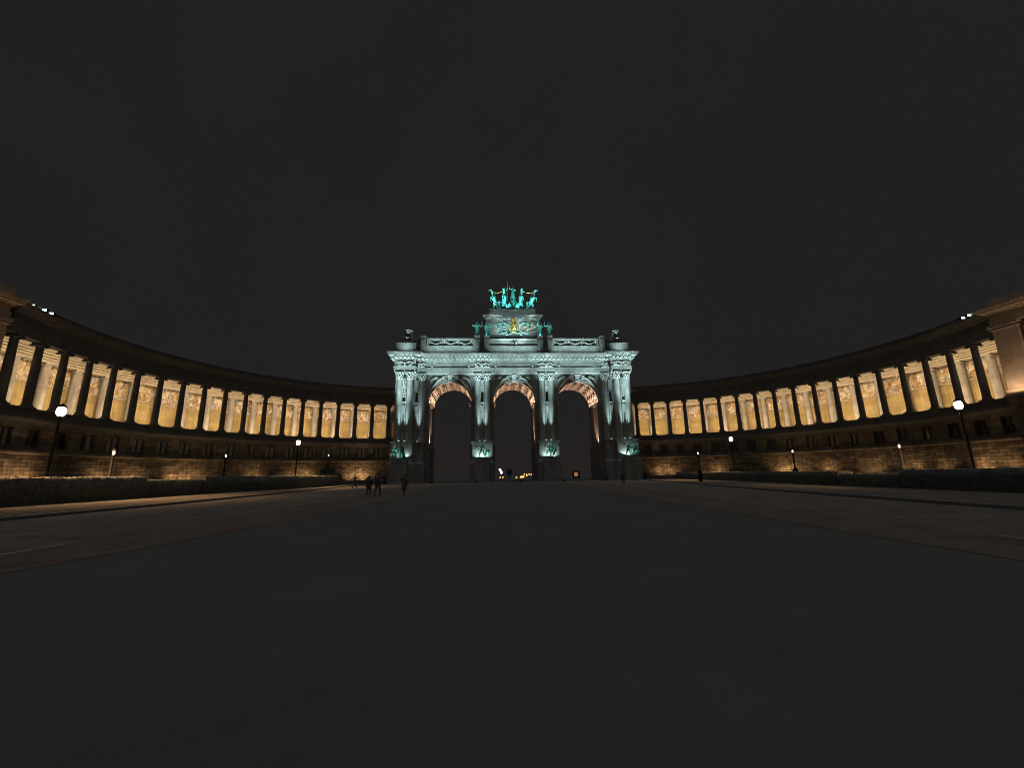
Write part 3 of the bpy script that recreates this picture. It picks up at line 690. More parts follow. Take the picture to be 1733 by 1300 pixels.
for k, (tx, zz, sz) in enumerate((('CE MONUMENT A ÉTÉ ÉRIGÉ EN 1905', 28.78, .46), ('POUR LA GLORIFICATION DE', 28.28, .42), ("L'INDÉPENDANCE DE LA BELGIQUE", 27.78, .42))):
    cu = bpy.data.curves.new('inscription', 'FONT'); cu.body = tx; cu.size = sz; cu.align_x = 'CENTER'; cu.extrude = .01; cu.space_character = 1.02
    tmp = bpy.data.objects.new('tmp', cu); sc.collection.objects.link(tmp)
    me = bpy.data.meshes.new_from_object(tmp.evaluated_get(bpy.context.evaluated_depsgraph_get())); bpy.data.objects.remove(tmp, do_unlink=True)
    me.materials.clear(); me.materials.append(M['letter'])
    o = link('inscription_line', me, arch, (0, -1.815, zz)); o.rotation_euler = (R(90), 0, 0)
# attic
a = MB(); a.box(-24.1, 24.1, 101.3, 112, 30.95, 33.65); a.box(-24.1, 24.1, 102.0, 111.5, 33.65, 35.2)
a.box(-24.1, 24.1, 101.2, 112, 33.5, 33.66) if False else None
a.build('attic_wall', M['ashlar'], arch)
ra = MB()
for x0, x1 in ((-21.9, -9.95), (9.95, 21.9), (-24.6, -23.5), (23.5, 24.6)): ra.box(x0, x1, 101.25, 102.6, 35.2, 35.65)
for x0, x1 in ((-21.9, -21.5), (-10.35, -9.95), (9.95, 10.35), (21.5, 21.9)): ra.box(x0, x1, 101.4, 102.1, 33.66, 35.2)
ra.build('attic_coping', M['stone'], arch)
for x0, x1 in ((-21.5, -10.35), (10.35, 21.5)):
    L = (x1-x0)/3
    for k in range(3):
        sw = MB(); xa = x0+k*L+.35; xb = x0+(k+1)*L-.35
        pts = [(xa+(xb-xa)*q/10, 101.62-.12*math.sin(math.pi*q/10), 35.0-.85*math.sin(math.pi*q/10)) for q in range(11)]
        sw.path(pts, [.1+.09*math.sin(math.pi*q/10) for q in range(11)], 7)
        for q in (xa-.1, xb+.1): sw.ell((q, 101.62, 35.0), (.2, .2, .24)); sw.cap((q, 101.65, 34.9), (q, 101.7, 34.3), .09, .05, 6)
        sw.build('stone_swag', M['carved'], arch)
for x in (-22.75, -9.25, -6.8, 6.8, 9.25, 22.75):
    p = MB(); p.box(x-.62, x+.62, 100.5, 102.3, 30.96, 34.85); p.box(x-.7, x+.7, 100.4, 102.3, 34.85, 34.98); p.box(x-.62, x+.62, 100.5, 102.3, 34.98, 35.95); p.box(x-.68, x+.68, 100.44, 102.3, 35.95, 36.08)
    p.build('attic_post', M['ashlar'], arch)
for sx_ in (-1, 1):
    x = sx_*26.5; p = MB(); p.box(x-2.4, x+2.4, 98.9, 111, 30.96, 33.5); p.box(x-2.5, x+2.5, 98.8, 111, 33.5, 33.66); o = p.build('corner_block', M['ashlar'], arch)
    p = MB(); p.box(x-1.2, x+1.2, 100.3, 103.2, 33.66, 35.1); p.box(x-1.55, x+1.55, 99.9, 103.5, 35.1, 35.45); p.build('urn_pedestal', M['stone'], o)
    u_ = thing('stone_urn', {-1: 'grey stone urn on the left corner of the arch roof', 1: 'grey stone urn on the right corner of the arch roof'}[sx_], 'urn', (x, 101.7, 35.45), group='urns on the arch corners')
    q = MB(); q.lathe([(.6, 0), (.6, .18), (.34, .3), (.24, .55), (.3, .7), (.75, .95), (1.02, 1.35), (1.06, 1.7), (.95, 1.95)], 20, x, 101.7, 35.45); q.build('bowl', M['stone'], u_)
    q = MB(); q.lathe([(.95, 1.94), (1.25, 2.05), (1.28, 2.2), (1.05, 2.3), (.5, 2.45), (.2, 2.65), (.1, 2.8)], 20, x, 101.7, 35.45); q.build('lid', M['stone'], u_)
    for k in (-1, 1):
        q = MB(); q.path([(x+k*.95, 101.6, 37.3), (x+k*1.28, 101.6, 37.2), (x+k*1.25, 101.6, 36.8), (x+k*.95, 101.6, 36.65)], .07, 6); q.build('handle', M['stone'], u_)
# central crown of the attic
a = MB()
prof = [(8.2, 35.2), (8.2, 36.1), (7.6, 36.3), (7.5, 37.0), (7.2, 37.4), (7.3, 38.6), (7.15, 40.4), (7.0, 41.4), (7.2, 41.8), (7.7, 42.15), (7.85, 42.5), (7.85, 42.7), (6.95, 42.75), (6.95, 43.4), (6.3, 43.5), (6.3, 44.4), (6.5, 44.45), (6.5, 44.65)]
PR = [(w_, 102.4+(8.2-w_)*.8, z) for w_, z in prof]
for i in range(len(PR)-1):
    (w0, y0, z0), (w1, y1, z1) = PR[i], PR[i+1]
    for A_, B_ in (((-1, 0), (1, 0)), ((1, 0), (1, 1)), ((-1, 0), (-1, 1)), ((-1, 1), (1, 1))):
        f = lambda s_, k, w_, y, z: (s_*w_, y if k == 0 else 214.6-y, z)
        a.quad(f(A_[0], A_[1], w0, y0, z0), f(B_[0], B_[1], w0, y0, z0), f(B_[0], B_[1], w1, y1, z1), f(A_[0], A_[1], w1, y1, z1))
w_, y, z = PR[-1]; a.quad((-w_, y, z), (w_, y, z), (w_, 214.6-y, z), (-w_, 214.6-y, z))
a.build('quadriga_base', M['ashlar'], arch)
pn = MB(); pn.box(-6.1, 6.1, 101.35, 101.95, 35.25, 35.6); pn.box(-6.1, 6.1, 101.6, 102.4, 35.6, 35.95); pn.build('attic_step', M['stone'], arch)
cy = MB()
for sg in (-1, 1): cy.path([(sg*.1, 101.5, 34.4), (sg*.42, 101.45, 34.75), (sg*.7, 101.45, 34.5), (sg*.55, 101.45, 34.15), (sg*.25, 101.45, 34.3)], .13, 7)
cy.build('scroll_ornament', M['pale'], arch)

# ------------------------------------------------------------------ quadriga
QY = 105.2; QZ = 44.65
qd = thing('quadriga', 'verdigris bronze four horse chariot group crowning the top of the arch', 'sculpture', (0, QY, QZ))
for x, rz, re, tu, sc_ in ((-5.0, -.55, 1.0, -.5, 1.95), (-2.15, -.1, 1.12, -.1, 2.08), (2.45, .1, 1.12, .1, 2.05), (5.6, .55, 1.0, .5, 1.95)):
    mb = MB(); horse(mb, (x, QY-.9, QZ), sc_, rz, re, tu); mb.blend('horse', M['bronze'], qd, .10, 2)
mb = MB()
J = pose(ell=(-.42, -.1, 1.35), wrl=(-.45, -.15, 1.72), elr=(.36, -.05, 1.2), wrr=(.42, -.3, 1.15))
gq = body(mb, J, (.25, QY, QZ+3.4), 2.1, 0, 1, 1.25, False); robe(mb, gq, 2.1, QZ+2.9, 9, .34, .2, 3)
for k in range(5): mb.path([gq['chest'], gq['chest']+Vector((.3+.05*k, .7, .2-.25*k)), gq['chest']+Vector((.2+.12*k, 1.3, -.6-.3*k))], [.2, .22, .1], 6)
mb.blend('charioteer', M['bronze'], qd, .08, 2)
mb = MB(); mb.path([(-1.35, QY-.3, QZ+1.2), (-1.15, QY-.2, QZ+8.2)], [.08, .06], 8); mb.ell((-1.14, QY-.2, QZ+8.35), (.1, .1, .25)); o = mb.build('flagstaff', M['bronzed'], qd)
mb = MB()
for k in range(7):
    mb.path([(-1.18, QY-.2, QZ+7.8-.2*k), (-1.4-.12*k, QY, QZ+6.8-.32*k), (-1.55+.05*k, QY+.2, QZ+5.0-.3*k)], [.16, .24, .12], 7)
mb.blend('flag', M['bronzed'], o, .09, 2)
mb = MB(); mb.lathe([(1.0, 0), (1.05, .3), (1.0, 1.1), (1.15, 1.9), (1.2, 2.1), (1.05, 2.1), (.9, 1.2), (.9, .4)], 20, .25, QY+.2, QZ+.75); 
mb.path([(.25, QY-.8, QZ+1.2), (.25, QY-2.6, QZ+1.0)], [.14, .1], 8)
for k in range(5): mb.path([(.25+.3*(k-2), QY-.9, QZ+2.6), (.25+.42*(k-2), QY-1.05, QZ+1.7), (.25+.2*(k-2), QY-1.0, QZ+1.1)], [.14, .17, .1], 7)
o = mb.build('chariot', M['bronze'], qd)
for sx_ in (-1, 1):
    mb = MB(); X = .25+sx_*1.35
    for k in range(16):
        a0, a1 = 2*math.pi*k/16, 2*math.pi*(k+1)/16
        mb.cap((X, QY+.4+.95*math.cos(a0), QZ+1.0+.95*math.sin(a0)), (X, QY+.4+.95*math.cos(a1), QZ+1.0+.95*math.sin(a1)), .1, .1, 6)
        if k % 2 == 0: mb.cap((X, QY+.4, QZ+1.0), (X, QY+.4+.95*math.cos(a0), QZ+1.0+.95*math.sin(a0)), .06, .05, 6)
    mb.build('wheel', M['bronze'], o)
for x, sd in ((-3.55, 1), (3.95, 2), (-1.0, 3), (1.2, 4)):
    mb = MB(); low = sd > 2
    J = pose(elr=(.4, -.1, 1.3), wrr=(.55, -.2, 1.5), ell=(-.35, -.15, 1.2), wrl=(-.2, -.3, 1.1)) if not low else pose(pel=(0, .1, .45), chest=(.12, -.05, .78), neck=(.17, -.1, .93), head=(.2, -.15, 1.07), shl=(-.06, -.05, .9), shr=(.3, -.05, .88), ell=(-.25, -.1, .65), wrl=(-.3, -.2, .4), elr=(.45, -.2, .7), wrr=(.4, -.4, .6), hpl=(-.1, .05, .45), hpr=(.1, .05, .45), knl=(-.35, -.3, .5), knr=(.3, -.35, .45), anl=(-.4, -.35, .1), anr=(.45, -.3, .08), tol=(-.45, -.5, .05), tor=(.5, -.45, .05))
    gq = body(mb, J, (x, QY-2.0+.2*sd, QZ), 1.3 if not low else 1.5, 0, 1, 1.25, False)
    if not low: robe(mb, gq, 1.3, QZ, 8, .3, .18, sd)
    mb.blend('groom', M['bronze'], qd, .08, 2)
for a_, b_ in (((-5.3, QY-2.2, QZ+4.6), (-2.6, QY-1.8, QZ+5.0)), ((2.9, QY-1.8, QZ+5.0), (5.9, QY-2.2, QZ+4.6))):
    mb = MB(); mb.path([tuple(a_[i]+(b_[i]-a_[i])*q/6-(.5*math.sin(math.pi*q/6) if i == 2 else 0) for i in range(3)) for q in range(7)], .05, 6); mb.build('rein', M['gold'], qd)
# ------------------------------------------------------------------ statues on the attic posts
ST_ = [(-9.25, 'bronze statue holding one arm out, outermost on the left of the arch roof', dict(elr=(.36, -.1, 1.18), wrr=(.56, -.2, 1.36), ell=(-.36, -.05, 1.22), wrl=(-.55, -.15, 1.36)), 1),
       (-6.8, 'bronze statue beside the gold shield, inner one on the left of the arch roof', dict(elr=(.34, -.1, 1.16), wrr=(.55, -.22, 1.22), ell=(-.34, -.12, 1.12), wrl=(-.24, -.32, 1.0), head=(.05, -.06, 1.61)), 2),
       (6.8, 'bronze statue beside the gold shield, inner one on the right of the arch roof', dict(ell=(-.30, -.2, 1.5), wrl=(-.16, -.28, 1.72), elr=(.36, -.15, 1.15), wrr=(.2, -.32, 1.05)), 3),
       (9.25, 'bronze statue leaning its arm inward, outermost on the right of the arch roof', dict(ell=(-.38, -.05, 1.24), wrl=(-.58, -.1, 1.38), elr=(.3, .02, 1.12), wrr=(.36, -.2, 1.0)), 4)]
for x, lb, jp, sd in ST_:
    t_ = thing('allegorical_statue', lb, 'statue', (x, 101.3, 36.08), group='bronze statues on the arch roof')
    mb = MB(); gq = body(mb, pose(**jp), (x, 101.3, 36.12), 2.2, 0, 1, 1.4, True); robe(mb, gq, 2.2, 36.1, 9, .25, .18, sd)
    mb.path([gq['shl'], gq['chest']+Vector((0, -.3, -.1)), gq['hpr']], [.13, .14, .12], 6)
    mb.blend('figure', M['bronze'], t_, .07, 2)
    mb = MB(); mb.box(x-.5, x+.5, 100.85, 101.75, 36.08, 36.2); mb.build('plinth', M['bronzed'], t_)
    mb = MB(); q = gq['wrr'] if sd in (1, 2) else gq['wrl']; mb.path([q-Vector((0, .05, .5)), q+Vector((.05, -.05, .6))], [.05, .07], 7); mb.ell(q+Vector((.05, -.05, .7)), (.13, .13, .16)); mb.build('emblem', M['bronze'], t_)
# ------------------------------------------------------------------ shield of arms and its trophies
ca = thing('coat_of_arms', 'gilded oval shield under a crown, between bronze flags on the arch roof', 'coat of arms', (.1, 101.3, 36.2))
mb = MB()
for k in range(24):
    a0, a1 = 2*math.pi*k/24, 2*math.pi*(k+1)/24
    mb.cap((.1+1.02*math.cos(a0), 101.2, 38.6+1.35*math.sin(a0)), (.1+1.02*math.cos(a1), 101.2, 38.6+1.35*math.sin(a1)), .11, .11, 6)
mb.build('shield_rim', M['gold'], ca)
mb = MB(); mb.ell((.1, 101.3, 38.6), (.98, .28, 1.3), 20, 12); o = mb.build('shield', M['bronzed'], ca)
mb = MB(); P = lambda u, v, d=.32: (.1+u, 101.3-d, 38.6+v)
mb.path([P(-.35, -.75), P(-.05, -.3, .36), P(.15, .15, .36), P(.05, .55)], [.12, .2, .22, .12], 7); mb.ell(P(-.05, .75), (.26, .14, .24)); mb.path([P(.1, .2), P(-.35, .3), P(-.6, .1)], [.13, .11, .07], 6); mb.path([P(.15, .2), P(.45, .5), P(.5, .8)], [.13, .11, .07], 6)
mb.path([P(.0, -.3), P(.35, -.5), P(.4, -.9)], [.15, .12, .08], 6); mb.path([P(-.2, -.5), P(.55, -.2), P(.65, .3), P(.45, .2)], [.06, .07, .08, .04], 6)
mb.blend('lion_relief', M['gold'], o, .05, 1)
mb = MB(); mb.lathe([(.55, 40.1), (.62, 40.2), (.5, 40.35), (.66, 40.7), (.62, 40.95), (.4, 41.2), (.12, 41.3)], 16, .1, 101.5, 0)
for k in range(6): mb.ell((.1+.6*math.cos(k*math.pi/3), 101.5+.6*math.sin(k*math.pi/3), 40.45), (.11, .11, .16))
mb.ell((.1, 101.5, 41.45), (.16, .16, .2)); mb.build('crown', M['gold'], ca)
for sg in (-1, 1):
    mb = MB(); rnd = random.Random(5+sg)
    def D(u, z, d=.2): return (.1+sg*(u+rnd.uniform(-.25, .25)), 101.3-d, z+rnd.uniform(-.22, .22))
    mb.path([D(1.4, 39.3), D(2.3, 39.9), D(3.4, 39.7), D(4.3, 39.2), D(5.2, 39.0)], [.16, .36, .42, .3, .12], 8)
    mb.path([D(3.3, 39.6), D(2.9, 38.9, .3), D(2.1, 38.4)], [.34, .28, .12], 7)
    mb.path([D(4.3, 39.2), D(3.8, 38.5, .3), D(3.4, 37.8)], [.3, .24, .1], 7)
    for k in range(3): mb.path([D(1.1, 37.9-.3*k, .1), D(1.8+.4*k, 37.5-.25*k, .3), D(2.6+.5*k, 37.5-.4*k)], [.14, .26, .12], 7)
    mb.path([D(.5, 37.1, .1), D(1.3, 36.75, .3), D(2.2, 36.6)], [.2, .28, .14], 7)
    for k in range(6): mb.ell(D(rnd.uniform(1.4, 4.6), rnd.uniform(37, 39.6), .1), (.16, .14, .2))
    mb.blend('drapery', M['bronzem'], ca, .07, 1)
    mb = MB()
    for k, (u0, z0, u1, z1) in enumerate(((1.2, 37.4, 4.8, 39.6), (1.4, 38.4, 2.6, 40.3), (2.6, 37.4, 5.4, 38.6))): mb.path([(.1+sg*u0, 101.05, z0), (.1+sg*u1, 100.95, z1)], [.07, .06], 6); mb.cap((.1+sg*u1, 100.95, z1), (.1+sg*(u1+.3), 100.95, z1+.2), .11, .03, 6)
    mb.build('lances', M['gold'] if sg > 0 else M['bronzed'], ca)
# ------------------------------------------------------------------ bronze groups on the pedestals
def ped_statue(x, yf, lb, figs, extra, m1='bronzed'):
    base = (x, yf-1.2, 5.35)
    t_ = thing('bronze_group', lb, 'statue', base, group='bronze groups on the arch pedestals')
    for k, (J, dx, dy, s_, rz, mt) in enumerate(figs):
        mb = MB(); gq = body(mb, pose(**J), (base[0]+dx, base[1]+dy, base[2]+.1), s_, rz, 1, 1.2, True)
        mb.path([gq['chest'], gq['pel']+Vector((0, -.15, 0)), gq['knl']], [.2, .22, .14], 7); mb.path([gq['shl'], gq['hpr'], gq['knr']], [.13, .16, .12], 7)
        mb.blend('figure', M[mt], t_, .06, 2)
    mb = MB(); mb.lathe([(1.3, 0), (1.35, .06), (1.15, .16), (.7, .2)], 14, base[0], base[1], base[2]); mb.build('rocky_base', M[m1], t_)
    for nm, pts, rs, mt in extra:
        mb = MB(); mb.path([(base[0]+p[0], base[1]+p[1], base[2]+p[2]) for p in pts], rs, 8); mb.build(nm, M[mt], t_)
SIT = dict(pel=(0, .15, .55), chest=(.02, .05, .90), neck=(.03, .0, 1.06), head=(.03, -.05, 1.2), shl=(-.18, .02, 1.02), shr=(.22, .02, 1.02), ell=(-.38, -.1, .82), wrl=(-.3, -.35, .7), elr=(.4, -.12, .85), wrr=(.35, -.38, .75), hpl=(-.1, .1, .53), hpr=(.1, .1, .53), knl=(-.2, -.38, .58), knr=(.22, -.36, .55), anl=(-.2, -.4, .12), anr=(.28, -.36, .1), tol=(-.22, -.58, .06), tor=(.32, -.54, .05))
LUNGE = dict(pel=(0, 0, .86), chest=(.05, -.05, 1.2), neck=(.08, -.06, 1.37), head=(.1, -.08, 1.52), shl=(-.13, 0, 1.32), shr=(.25, 0, 1.32), ell=(-.42, -.05, 1.36), wrl=(-.7, -.1, 1.40), elr=(.45, -.1, 1.15), wrr=(.62, -.2, .95), hpl=(-.1, 0, .84), hpr=(.1, 0, .84), knl=(-.28, -.15, .48), knr=(.25, .1, .45), anl=(-.36, -.05, .08), anr=(.42, .2, .08), tol=(-.42, -.22, .04), tor=(.48, .05, .04))
RAISE = dict(LUNGE, ell=(-.4, -.1, 1.5), wrl=(-.3, -.15, 1.78), elr=(.48, -.05, 1.4), wrr=(.55, -.1, 1.66))
ped_statue(-7.95, 99.2, 'striding dark bronze figure, arm outstretched, on the pedestal left of the middle opening', [(LUNGE, -.05, 0, 1.95, 0, 'bronzed')],
           [('trumpet', [(-1.3, -.2, 2.75), (-.9, -.25, 2.78), (.1, -.3, 2.8)], [.22, .1, .07], 'bronzed'), ('shield', [(1.1, -.3, 1.0), (1.35, -.3, 1.7)], [.45, .4], 'bronze')])
ped_statue(7.95, 99.2, 'dark bronze pair with raised arms, on the pedestal right of the middle opening', [(RAISE, -.35, 0, 1.8, 0, 'bronzed'), (dict(LUNGE, elr=(.4, -.1, 1.45), wrr=(.5, -.1, 1.7)), .5, .25, 1.75, .3, 'bronzed')],
           [('banner', [(.7, .1, .6), (1.2, .0, 1.7), (1.1, 0, 2.6)], [.2, .35, .2], 'bronze')])
ped_statue(-26.9, 97.9, 'seated green bronze figure beside a dark cloaked one, on the far left arch pedestal', [(SIT, -.7, -.1, 2.1, .2, 'bronze'), (dict(ell=(-.3, -.1, 1.5), wrl=(-.2, -.2, 1.7)), .75, .1, 1.8, 0, 'bronzed')],
           [('cloak', [(.75, .1, 2.5), (.85, .15, 1.3), (.95, .15, .4)], [.35, .55, .75], 'bronzed')])
ped_statue(26.9, 97.9, 'seated green bronze figure beside a dark lunging one, on the far right arch pedestal', [(dict(SIT, elr=(.4, -.1, 1.2), wrr=(.3, -.2, 1.5)), .6, -.1, 2.1, -.2, 'bronze'), (dict(LUNGE, ell=(-.45, -.05, 1.5), wrl=(-.75, -.1, 1.75)), -.75, .15, 1.7, 0, 'bronzed')],
           [('sword', [(-2.0, .05, 3.2), (-1.5, .05, 2.9)], [.04, .07], 'bronzed'), ('horn_of_plenty', [(1.3, -.3, .6), (1.2, -.35, 1.3), (.9, -.4, 1.7)], [.3, .25, .12], 'bronze')])
# ------------------------------------------------------------------ arch floodlights
CG = (.70, 1.0, .95); CW = (.66, .98, .985); TEAL = (.32, .98, 1.0); PINK = (1.0, .66, .47)
k_fix = 0
def fixture(p, lb):
    mb = MB(); mb.box(p[0]-.22, p[0]+.22, p[1]-.15, p[1]+.15, p[2]-.24, p[2]-.06); mb.box(p[0]-.05, p[0]+.05, p[1]-.05, p[1]+.05, p[2]-.4, p[2]-.24)
    t_ = thing('floodlight', lb, 'floodlight', (p[0], p[1], p[2]-.4), group='floodlights at the foot of the arch columns')
    mb.build('housing', M['iron'], t_)
    q = MB(); q.lathe([(.14, -.059), (.14, -.04), (.08, -.02)], 12, *p); q.build('lens', M['flood'], t_)
for i_, (x, y, d) in enumerate(PAIRS):
    for k in (-1, 1):
        px_ = x+k*.62; py = y-1.45
        spot((px_, py, 9.6), (x+k*.66, y-1.0, 24.5), 25000, CW, 21, 1, .05)
        fixture((px_, py, 9.6), 'small black floodlight at the foot of a column pair on the arch')
for k_, x in enumerate((-27, -18, -9, 0, 9, 18, 27)):
    spot((x, 87, .45), (x, 99.8, 30.0), 120000, CW, 22.5, 1, .2)
    if k_ != 3: spot((x, 87, .45), ((-26.5, -23.2, -7.95, 0, 7.95, 23.2, 26.5)[k_], 100, 21.5), 2600, CG, 20, 1, .2)
    mb = MB(); mb.box(x-.2, x+.2, 86.65, 86.95, .1, .42); mb.box(x-.05, x+.05, 86.7, 86.85, 0, .1)
    t_ = thing('ground_floodlight', 'low black floodlight on the dark forecourt, facing the arch', 'floodlight', (x, 86.8, 0), group='floodlights on the forecourt')
    mb.build('housing', M['iron'], t_)
# attic wash
for x, l_ in ((-15.9, 11.5), (0, 11), (15.9, 11.5)): area((x, 98.95, 31.0), (x, 101.4, 37.2), 40*l_, CW, l_, .2, 100)
for x in (-26.5, 26.5): area((x, 97.2, 31.0), (x, 99.5, 37), 90, CW, 2.4, .2, 100)
for x in (-26.5, 26.5): spot((x, 98.88, 33.72), (x, 100.9, 37.9), 700, CW, 26, .8, .05)
# roof sculpture
area((0, 101.1, 36.2), (0, 102.9, 40.5), 260, CW, 10.5, .2, 110)
area((0, 102.5, 42.78), (0, 103.9, 45.6), 45, CW, 12, .12, 120)
for x in (-9.25, -6.8, 6.8, 9.25): spot((x, 100.62, 36.2), (x, 101.05, 38.6), 190, TEAL, 75, .9, .06)
for x in (-3.2, 3.2): spot((x, 98.9, 31.6), (x*.3, 101.9, 39.6), 3000, CW, 62, .9, .1)
for x in (-5.2, -1.8, 1.8, 5.2): spot((x*1.15, 101.5, 43.0), (x*.95, QY-.8, 49.6), 4200, TEAL, 66, .8, .1)
# vaults and jambs
for c in ARC:
    for sx_ in (-1, 1):
        area((c+sx_*(AR-.22), 107, 19.12), (c+sx_*(AR-2.0), 107, 24.5), 520, PINK, 9.2, .15, 150, (0, 1, 0))
        for y in (103.3, 105.15): spot((c+sx_*(AR-.5), y, 8.4), (c+sx_*(AR-.2), y, 13.5), 3200, PINK, 36, .8, .05)
for x, yf in ((-26.9, 97.9), (-7.95, 99.2), (7.95, 99.2), (26.9, 97.9)):
    sg = 1 if x > 0 else -1
    area((x-.6*sg*(abs(x) > 20), yf-.55, 5.64), (x, yf-.02, 8.3), 110, (.70, 1, .90), 3.0, .15, 160)
    spot((x-sg*2.2, yf-3.2, 5.3), (x+.8*sg*(1 if abs(x) > 20 else -.3), yf-1.2, 7.0), 650, (.55, 1, .85), 40, .7, .1)

# ------------------------------------------------------------------ end pavilions
for s in (-1, 1):
    pv = thing('end_pavilion', {-1: 'tall warm lit stone pavilion at the left edge, closing the left colonnade', 1: 'tall warm lit stone pavilion at the right edge, closing the right colonnade'}[s], 'building', (s*66, 40, 0))
    dy_ = 0 if s > 0 else -1.75
    def bx(mb, x0, x1, y0, y1, z0, z1): a_, b_ = sorted((s*x0, s*x1)); mb.box(a_, b_, y0+dy_, y1+dy_, z0, z1)
    a = MB(); bx(a, 61.0, 76, 30, 49.05, 10.4, 22.0); a.build('wall', M['fstone'], pv)
    a = MB(); bx(a, 60.9, 76, 29.9, 49.3, 0, 9.0); bx(a, 60.2, 76, 29.4, 49.5, 9.0, 9.4); bx(a, 60.4, 76, 29.6, 49.35, 9.4, 10.45); a.build('base', M['fstone'], pv)
    for y0, y1 in ((46.6, 49.2), (39.6, 42.2), (32, 34.6)):
        a = MB(); bx(a, 60.62, 61.0, y0, y1, 10.45, 19.5); bx(a, 60.5, 61.0, y0-.12, y1+.12, 10.45, 11.2); bx(a, 60.45, 61.0, y0-.15, y1+.15, 19.1, 19.3); o = a.build('pilaster', M['beam'], pv)
        a = MB(); bx(a, 60.3, 61.0, y0-.3, y1+.3, 19.5, 19.9); a.build('capital', M['pale'], o)
    for y0, y1 in ((42.6, 46.2), (35, 39.2)):
        a = MB(); bx(a, 60.86, 61.0, y0, y0+.35, 11.5, 18.9); bx(a, 60.86, 61.0, y1-.35, y1, 11.5, 18.9); bx(a, 60.86, 61.0, y0+.35, y1-.35, 18.55, 18.9); a.build('wall_panel', M['pale'], pv)
    a = MB()
    for o_, z0, z1 in ((.45, 19.9, 20.6), (.3, 20.6, 21.25), (.55, 21.25, 21.45), (.85, 21.45, 21.6), (1.3, 21.6, 21.8), (1.45, 21.8, 22.0), (1.6, 22.0, 22.25), (.3, 22.25, 23.4)): bx(a, 61-o_, 76, 30-o_, 49.05+o_*.45, z0, z1)
    a.build('entablature', M['beam'], pv)
    for y in (47.9, 44.4, 40.9, 37): area((s*59.7, y+dy_, 10.55), (s*60.3, y+dy_, 19.5), 100 if s > 0 else 45, (1, .66, .42), 2.4, .2, 150, (0, 1, 0))
    for k, j in enumerate((16.2, 16.5, 16.95) if s < 0 else (16.15, 16.42, 16.8)):
        p = AP(s, RR-.9, j, 22.25); e_ = .85 if k < 2 else .4
        t_ = thing('roof_floodlight', ['bright white floodlight on the colonnade roof edge, nearest the arch', 'bright white floodlight in the middle of three on the colonnade roof', 'faint small floodlight on the colonnade roof beside the pavilion'][k]+(' on the left' if s < 0 else ' on the right'), 'floodlight', p, group='floodlights on the colonnade roof')
        mb = MB(); mb.cbox((p[0], p[1]+.12, p[2]+.35), (.7*e_, .3, .36*e_)); mb.cbox((p[0], p[1]+.1, p[2]+.1), (.1, .1, .24)); mb.build('housing', M['iron'], t_)
        mb = MB(); mb.cbox((p[0], p[1]-.05, p[2]+.35), (.62*e_, .04, .28*e_)); mb.build('lens', M['flood'], t_)
# ------------------------------------------------------------------ street lamps
def tall_lamp(x, y, h, lb, pw):
    t_ = thing('street_lamp', lb, 'street lamp', (x, y, 0), group='tall street lamps along the hedges')
    mb = MB(); mb.lathe([(.22, 0), (.24, .15), (.17, .3), (.16, 1.0), (.12, 1.1), (.10, h*.6), (.075, h-.5), (.12, h-.48), (.12, h-.4)], 14, x, y, 0); o = mb.build('pole', M['iron'], t_)
    mb = MB(); mb.lathe([(.10, h-.4), (.18, h-.36), (.26, h-.22), (.29, h-.04), (.27, h+.14), (.2, h+.3)], 18, x, y, 0); l_ = mb.build('lamp_glass', M['lampw'], t_); l_.visible_shadow = True
    mb = MB(); mb.lathe([(.31, h+.3), (.29, h+.36), (.2, h+.46), (.05, h+.6)], 18, x, y, 0); mb.build('lamp_cap', M['iron'], t_)
    xo, yo = x+(-.25 if x < 0 else .25), y+.32     # the lantern's burner, behind its post
    spot((xo, yo, h-.35), (xo, yo, 0), pw, (1, .56, .24), 150, .35, .3)
for x, y, lb, pw in ((-39.6, 34, 'tall lit street lamp nearest the left edge, behind the hedge', 16000), (-35.95, 66.9, 'tall lit street lamp on the left, nearer the arch', 9000),
                 (35.6, 70.5, 'tall lit street lamp on the right, nearer the arch', 9000), (35.4, 34.4, 'tall lit street lamp nearest the right edge, behind the hedge', 16000),
                 (-39.0, 2.5, 'street lamp of the left row standing nearest the viewer', 11000), (35.0, 2.5, 'street lamp of the right row standing nearest the viewer', 11000)):
    tall_lamp(x, y, 7.0, lb, pw)
for x, y, h, lb in ((-38.5, 38, 3.96, 'small dark path lamp with a bright point of light, leftmost of its kind'), (-38.5, 53.5, 4.4, 'small dark path lamp left of the tall lamp nearest the arch on the left'), (-36, 79.8, 5.6, 'small path lamp standing nearest the arch on the left side'),
                    (25.5, 62.7, 4.3, 'small path lamp standing nearest the arch on the right side'), (33.0, 52.6, 3.95, 'small dark path lamp right of the tall lamp nearest the arch on the right'), (36.0, 41.2, 3.8, 'small dark path lamp with a bright point of light, rightmost of its kind')):
    t_ = thing('path_lamp', lb, 'path lamp', (x, y, 0), group='small path lamps')
    mb = MB(); mb.lathe([(.3, 0), (.3, 1.5), (.34, 1.55), (.2, 1.75), (.09, 1.95), (.08, h-.3), (.12, h-.26), (.12, h-.2)], 12, x, y, 0); mb.build('pole', M['iron'], t_)
    mb = MB(); mb.lathe([(.04, h-.16), (.085, h-.08), (.09, h+.06), (.05, h+.16)], 12, x, y, 0); mb.build('lamp_glass', M['lamps'], t_)
    mb = MB(); mb.lathe([(.2, h+.16), (.16, h+.22), (.03, h+.34)], 12, x, y, 0); mb.build('lamp_cap', M['iron'], t_)
